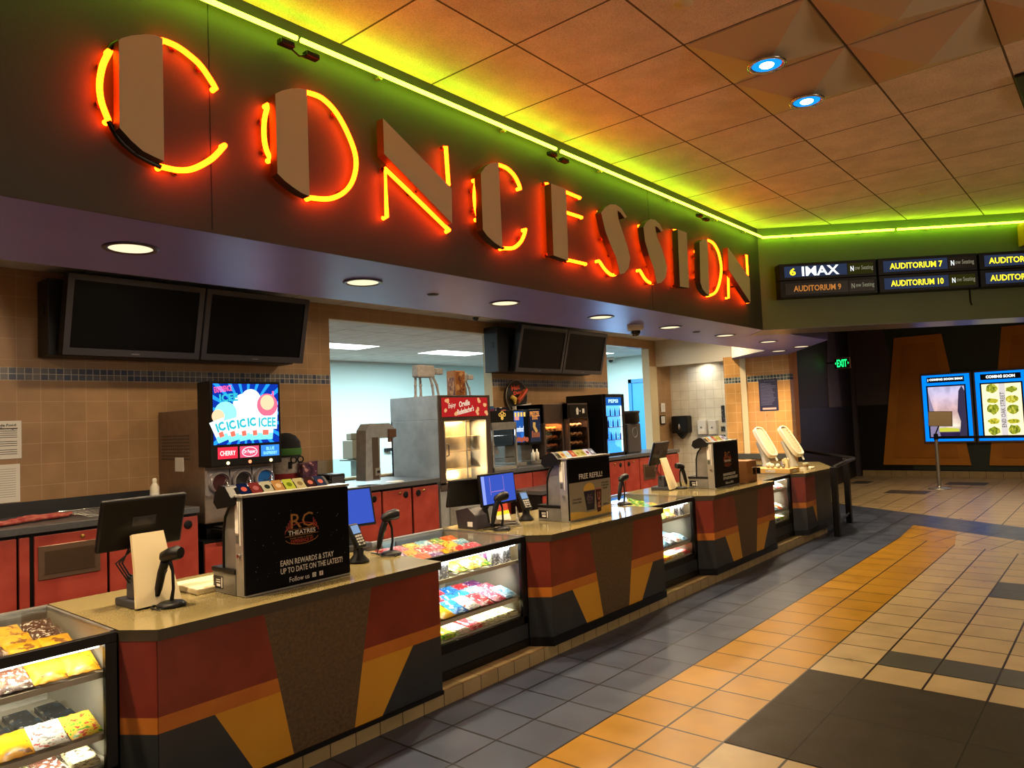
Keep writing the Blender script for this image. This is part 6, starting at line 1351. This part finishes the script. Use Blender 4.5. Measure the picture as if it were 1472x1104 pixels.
def art_refill(pn, t, M, W_, H):
    b = MB(); b.box(.002, W_-.002, .012, H*.60, .001, .002, 0, M); build('pale_field', b, mat('pale_khaki', '#8c8474', .5), pn)
    b = MB(); b.text('FREE REFILL!', M @ Matrix.Translation((W_*.52, H*.685, .0015)), W_*.56, H*.085, 0, .0008, .01); build('lettering', b, wink, pn)
    pc = mat('popcorn_print', '#b98a2c', .6, col2='#e0bf62', nscale=140)
    b = MB(); top = [(W_-.003, .012), (W_-.003, H*.16), (W_*.8, H*.15), (W_*.6, H*.10), (W_*.4, H*.10), (W_*.2, H*.14), (.003, H*.15), (.003, .012)][::-1]; b.prism(top[::-1], M, .002, .003)
    b.prism([(W_*.33, H*.45), (W_*.60, H*.45), (W_*.58, H*.52), (W_*.53, H*.56), (W_*.46, H*.575), (W_*.39, H*.55), (W_*.34, H*.51)], M, .002, .003); build('popcorn_print', b, pc, pn)
    b = MB(); b.prism([(W_*.39, H*.13), (W_*.57, H*.13), (W_*.60, H*.44), (W_*.33, H*.44)], M, .003, .004); bu = build('bucket_print', b, mat('bucket_navy', '#16142c', .4), pn)
    b = MB(); b1, b2, b3 = MB(), MB(), MB(); rc_logo(b, b, b, M @ Matrix.Translation((W_*.465, H*.27, .0042)), .17); build('bucket_mark', b, mat('mark_lilac', '#6c5a70', .5), bu)
    b = MB(); b.prism([(W_*.64, H*.07), (W_*.73, H*.08), (W_*.76, H*.46), (W_*.61, H*.46)], M, .003, .0045); cu_ = build('cup_print', b, mat('cup_maroon', '#3a0a0e', .4), pn)
    b = MB(); b.text('RC', M @ Matrix.Translation((W_*.685, H*.27, .0048)) @ Matrix.Rotation(PI/2, 4, 'Z'), .12, .04, 0, .0006, .03); b.box(W_*.615, W_*.755, H*.44, H*.46, .0045, .005, 0, M); build('cup_mark', b, mat('cup_mark', '#a86a60', .5), cu_)
    b = MB()
    for s_, x, y, w_ in (('ON LARGE', .17, .335, .20), ('POPCORN', .17, .285, .20), ('ON LARGE', .86, .535, .18), ('FOUNTAIN', .86, .49, .18), ('DRINK', .86, .445, .12), ('REFILL', .87, .18, .14)): b.text(s_, M @ Matrix.Translation((W_*x, H*y, .0022)), W_*w_, H*.032, 0, .0006, .01)
    build('small_print', b, ink, pn)
F1 = [('#141a30', '#d8583c'), ('#7a2a20', '#b05848'), ('#b8a070', '#2c2c20'), ('#b87838', '#e0a868'), ('#b8ac30', '#6c7018'), ('#c0a060', '#8a6a38'), ('#3a2018', '#d06848'), ('#2c303c', '#d86848')]
F2 = [('#e0b468', '#c86838'), ('#c8d0c8', '#e0c070'), ('#c85a38', '#e09060'), ('#d0b860', '#a88838'), ('#c8a850', '#988030'), ('#e0c8c0', '#8c3030'), ('#8a8078', '#d8d0c8')]
dispenser(-3.225, 1.82, .60, .48, 'soda dispenser with dark rewards sign between the nearest register and second register', art_rc, F1)
dispenser(-3.26, 4.47, .57, .48, 'soda dispenser with FREE REFILL popcorn sign', art_refill, F2)
dispenser(-3.27, 7.02, .58, .48, 'soda dispenser with dark rewards sign beside the cardboard box', art_rc, F2)
b = MB(); b.box(-3.78, -3.50, 2.0-.28, 2.0-.02, TOP, .85); build('plastic_lid_box', b, mat('cream_card', '#d8c8a0', .6), loc=(-3.64, 1.85, TOP), bevel=.006, label='flat cream box on the counter behind the nearest soda dispenser', cat='box')
# register monitor's cast shadow as a dark flat patch, left unbuilt
b = MB(); b.prism([(-3.86, 1.30), (-3.72, 1.28), (-3.62, 1.50), (-3.80, 1.52)], Matrix(), TOP, TOP+.002); build('monitor_shadow_patch', b, mat('monitor_shadow_tone', '#4c4632', .4), label='painted shadow of the register monitor on the near end of the counter', cat='mat') if False else None
# cardboard boxes at the far dispenser
a_ = PX(1066, 692, -3.20); t = thing('cardboard_box', 'brown cardboard box on the counter right of the far soda dispenser', 'box', (-3.4, 8.0, TOP))
cb = mat('cardboard', '#8a5c2c', .75, noise=.08, nscale=12)
b = MB(); b.box(-3.72, -3.22, 7.70, 7.965, TOP, 1.055); build('carton', b, cb, t, bevel=.004)
b = MB(); b.box(-3.221, -3.2195, 7.85, 7.93, .90, .97); b.box(-3.25, -3.18, 7.9645, 7.966, .90, .97); build('black_label', b, black, t)
b = MB(); b.box(-3.219, -3.2185, 7.83, 7.95, .975, .982); build('label_edge', b, wink, t)
t = thing('cup_sleeve_carton', 'open cardboard carton with white stripe on top of the brown box', 'carton', (-3.45, 7.85, 1.056))
Mc = frame((-3.50, 7.84, 1.135), (0, 1, 0), (-.6, 0, .4)); b = MB(); b.box(-.12, .11, -.08, .09, -.02, .02, 0, Mc); build('carton', b, mat('cardboard_light', '#b0793a', .7), t, bevel=.003)
b = MB(); b.box(-.05, -.02, -.08, .09, .02, .021, 0, Mc); b.box(.0, .012, -.07, .08, .02, .021, 0, Mc); build('white_stripe', b, wink, t)
# low tray with napkins and straws on the last section
t = thing('condiment_caddy', 'wooden caddy holding straws and napkins under the white stands', 'caddy', (-3.45, 9.05, TOP))
b = MB(); b.box(-3.72, -3.20, 8.93, 9.27, TOP, .876); build('caddy', b, mat('pale_wood', '#b8924c', .5), t, bevel=.004)
b = MB(); b.box(-3.199, -3.198, 9.03, 9.14, .832, .862); b.box(-3.5, -3.38, 8.929, 8.93, .832, .862); build('label_plate', b, wrapper('caddy_label', '#c8c4b8', '#2c2c30', '#8a8a88', 6), t)
for k in range(8):
    b = MB(); x = -3.28-.028*(k % 4); y = 9.10+.03*(k//4)+.045*(k % 4)*.6; b.cyl((0, 0, 0), (.01*(k % 3-1), 0, .10+.01*(k % 3)), .011, n=8); build('straw_bundle', b, mat('straw_cream', '#d8cfa0', .5), loc=(x, y, .8765), local=True, label='cream paper-wrapped straws standing in the caddy', cat='straws', group='straw bundles in the caddy')
for k, (x, y) in enumerate(((-3.36, 8.98), (-3.44, 9.0), (-3.52, 9.08), (-3.55, 9.2))):
    b = MB(); b.ball((0, 0, .03), (.03, .03, .03), 10, 6); build('wrapped_mint', b, mat('crumpled_white', '#d8d2b8', .6), loc=(x, y, .8765), local=True, label='crumpled white napkin heaped in the caddy', cat='napkin', group='napkins in the caddy')
t = thing('sauce_cup', 'small clear cup with lilac straw tips at left of the caddy', 'cup', (-3.30, 8.99, .8765)); b = MB(); b.lathe([(.018, 0), (.026, .055), (.024, .055), (.016, .003)], n=16); build('cup', b, glass('clear_plastic', (.9, .9, .9), 2), t, local=True); b = MB(); b.cyl((0, 0, .01), (-.02, .0, .09), .01, n=8); build('straw', b, mat('lilac', '#9a94b0', .4), t, local=True)
t = thing('paper_cup', 'printed white paper cup on the counter right of the caddy', 'cup', (-3.20, 9.50, TOP)); b = MB(); b.lathe([(.028, 0), (.038, .085), (.040, .088), (.036, .088), (.026, .004)], n=24); build('cup', b, mat('cup_paper', '#cfc6a8', .6), t, local=True); b = MB(); b.lathe([(.0335, .04), (.0365, .065)], n=24); build('print', b, mat('cup_brown', '#8a6a40', .6), t, local=True)
t = thing('napkin_stack', 'white napkin stack beside the paper cup', 'napkins', (-3.25, 9.70, TOP)); b = MB(); b.box(-.07, .07, -.09, .09, 0, .022); build('napkins', b, mat('napkin', '#d8d4b8', .8), t, local=True)
t = thing('glass_dish', 'small glass dish in front of the white stands', 'dish', (-3.22, 9.36, .88)) if False else None
# two curved white stands
def tilt_stand(loc, rz, lb, printed):
    """white moulded stand carrying a long tilted tray"""
    t = thing('tilted_display_stand', lb, 'stand', loc, rz, 'white moulded stands')
    b = MB(); b.lathe([(0, 0), (.10, 0), (.10, .012), (.05, .03), (0, .032)], n=24, M=Matrix.Diagonal((1.1, .8, 1, 1))); b.tube([(0, 0, .02), (-.02, 0, .10), (-.06, 0, .20), (-.13, 0, .36)], [.075, .050, .042, .045], 12); build('leg', b, mat('moulded_grey', '#aaa596', .45), t, local=True)
    M = frame((-.02, 0, .36), (0, 1, 0), (-.60, 0, .80))
    b = MB(); n = 20
    pts = [( .085*math.copysign(abs(math.cos(a))**.5, math.cos(a)), .235*math.copysign(abs(math.sin(a))**.6, math.sin(a))) for a in [2*PI*i/28 for i in range(28)]]
    b.prism(pts, M, -.03, .015, 0, True); tr = build('tray', b, mat('moulded_cream', '#d6cdb2', .4), t, local=True, bevel=.010)
    b = MB(); b.tube([M @ V((x*.93, y*.95, .020)) for x, y in pts+[pts[0]]], .012, 8); build('tray_rim', b, mat('moulded_cream', '#d6cdb2'), tr, local=True)
    b = MB(); q = [(x*.78, y*.84) for x, y in pts]; b.prism(q, M, .015, .017); build('tray_bed', b, mat('moulded_bed', '#b8b092', .5), tr, local=True)
    if printed:
        b = MB(); rr = random.Random(9)
        for k in range(9): disc((.045, -.16+.04*k), .009, M @ Matrix.Translation((0, 0, .017)), b, 0, .001, 8)
        build('printed_flowers', b, mat('print_coral', '#c87848', .5), tr, local=True)
    b = MB(); b.tube([M @ V((.03, -.22, .0)), M @ V((.03, -.29, -.01))], .012, 8); build('spout', b, mat('moulded_white', '#d8d8d0', .3), t, local=True)
    return t
tilt_stand((-3.66, 9.42, TOP), -.45, 'white curved stand with tilted tray, left one by the yellow tiles', False)
tilt_stand((-3.42, 9.68, TOP), -.35, 'white curved stand with orange-printed tilted tray, right one at the counter end', True)
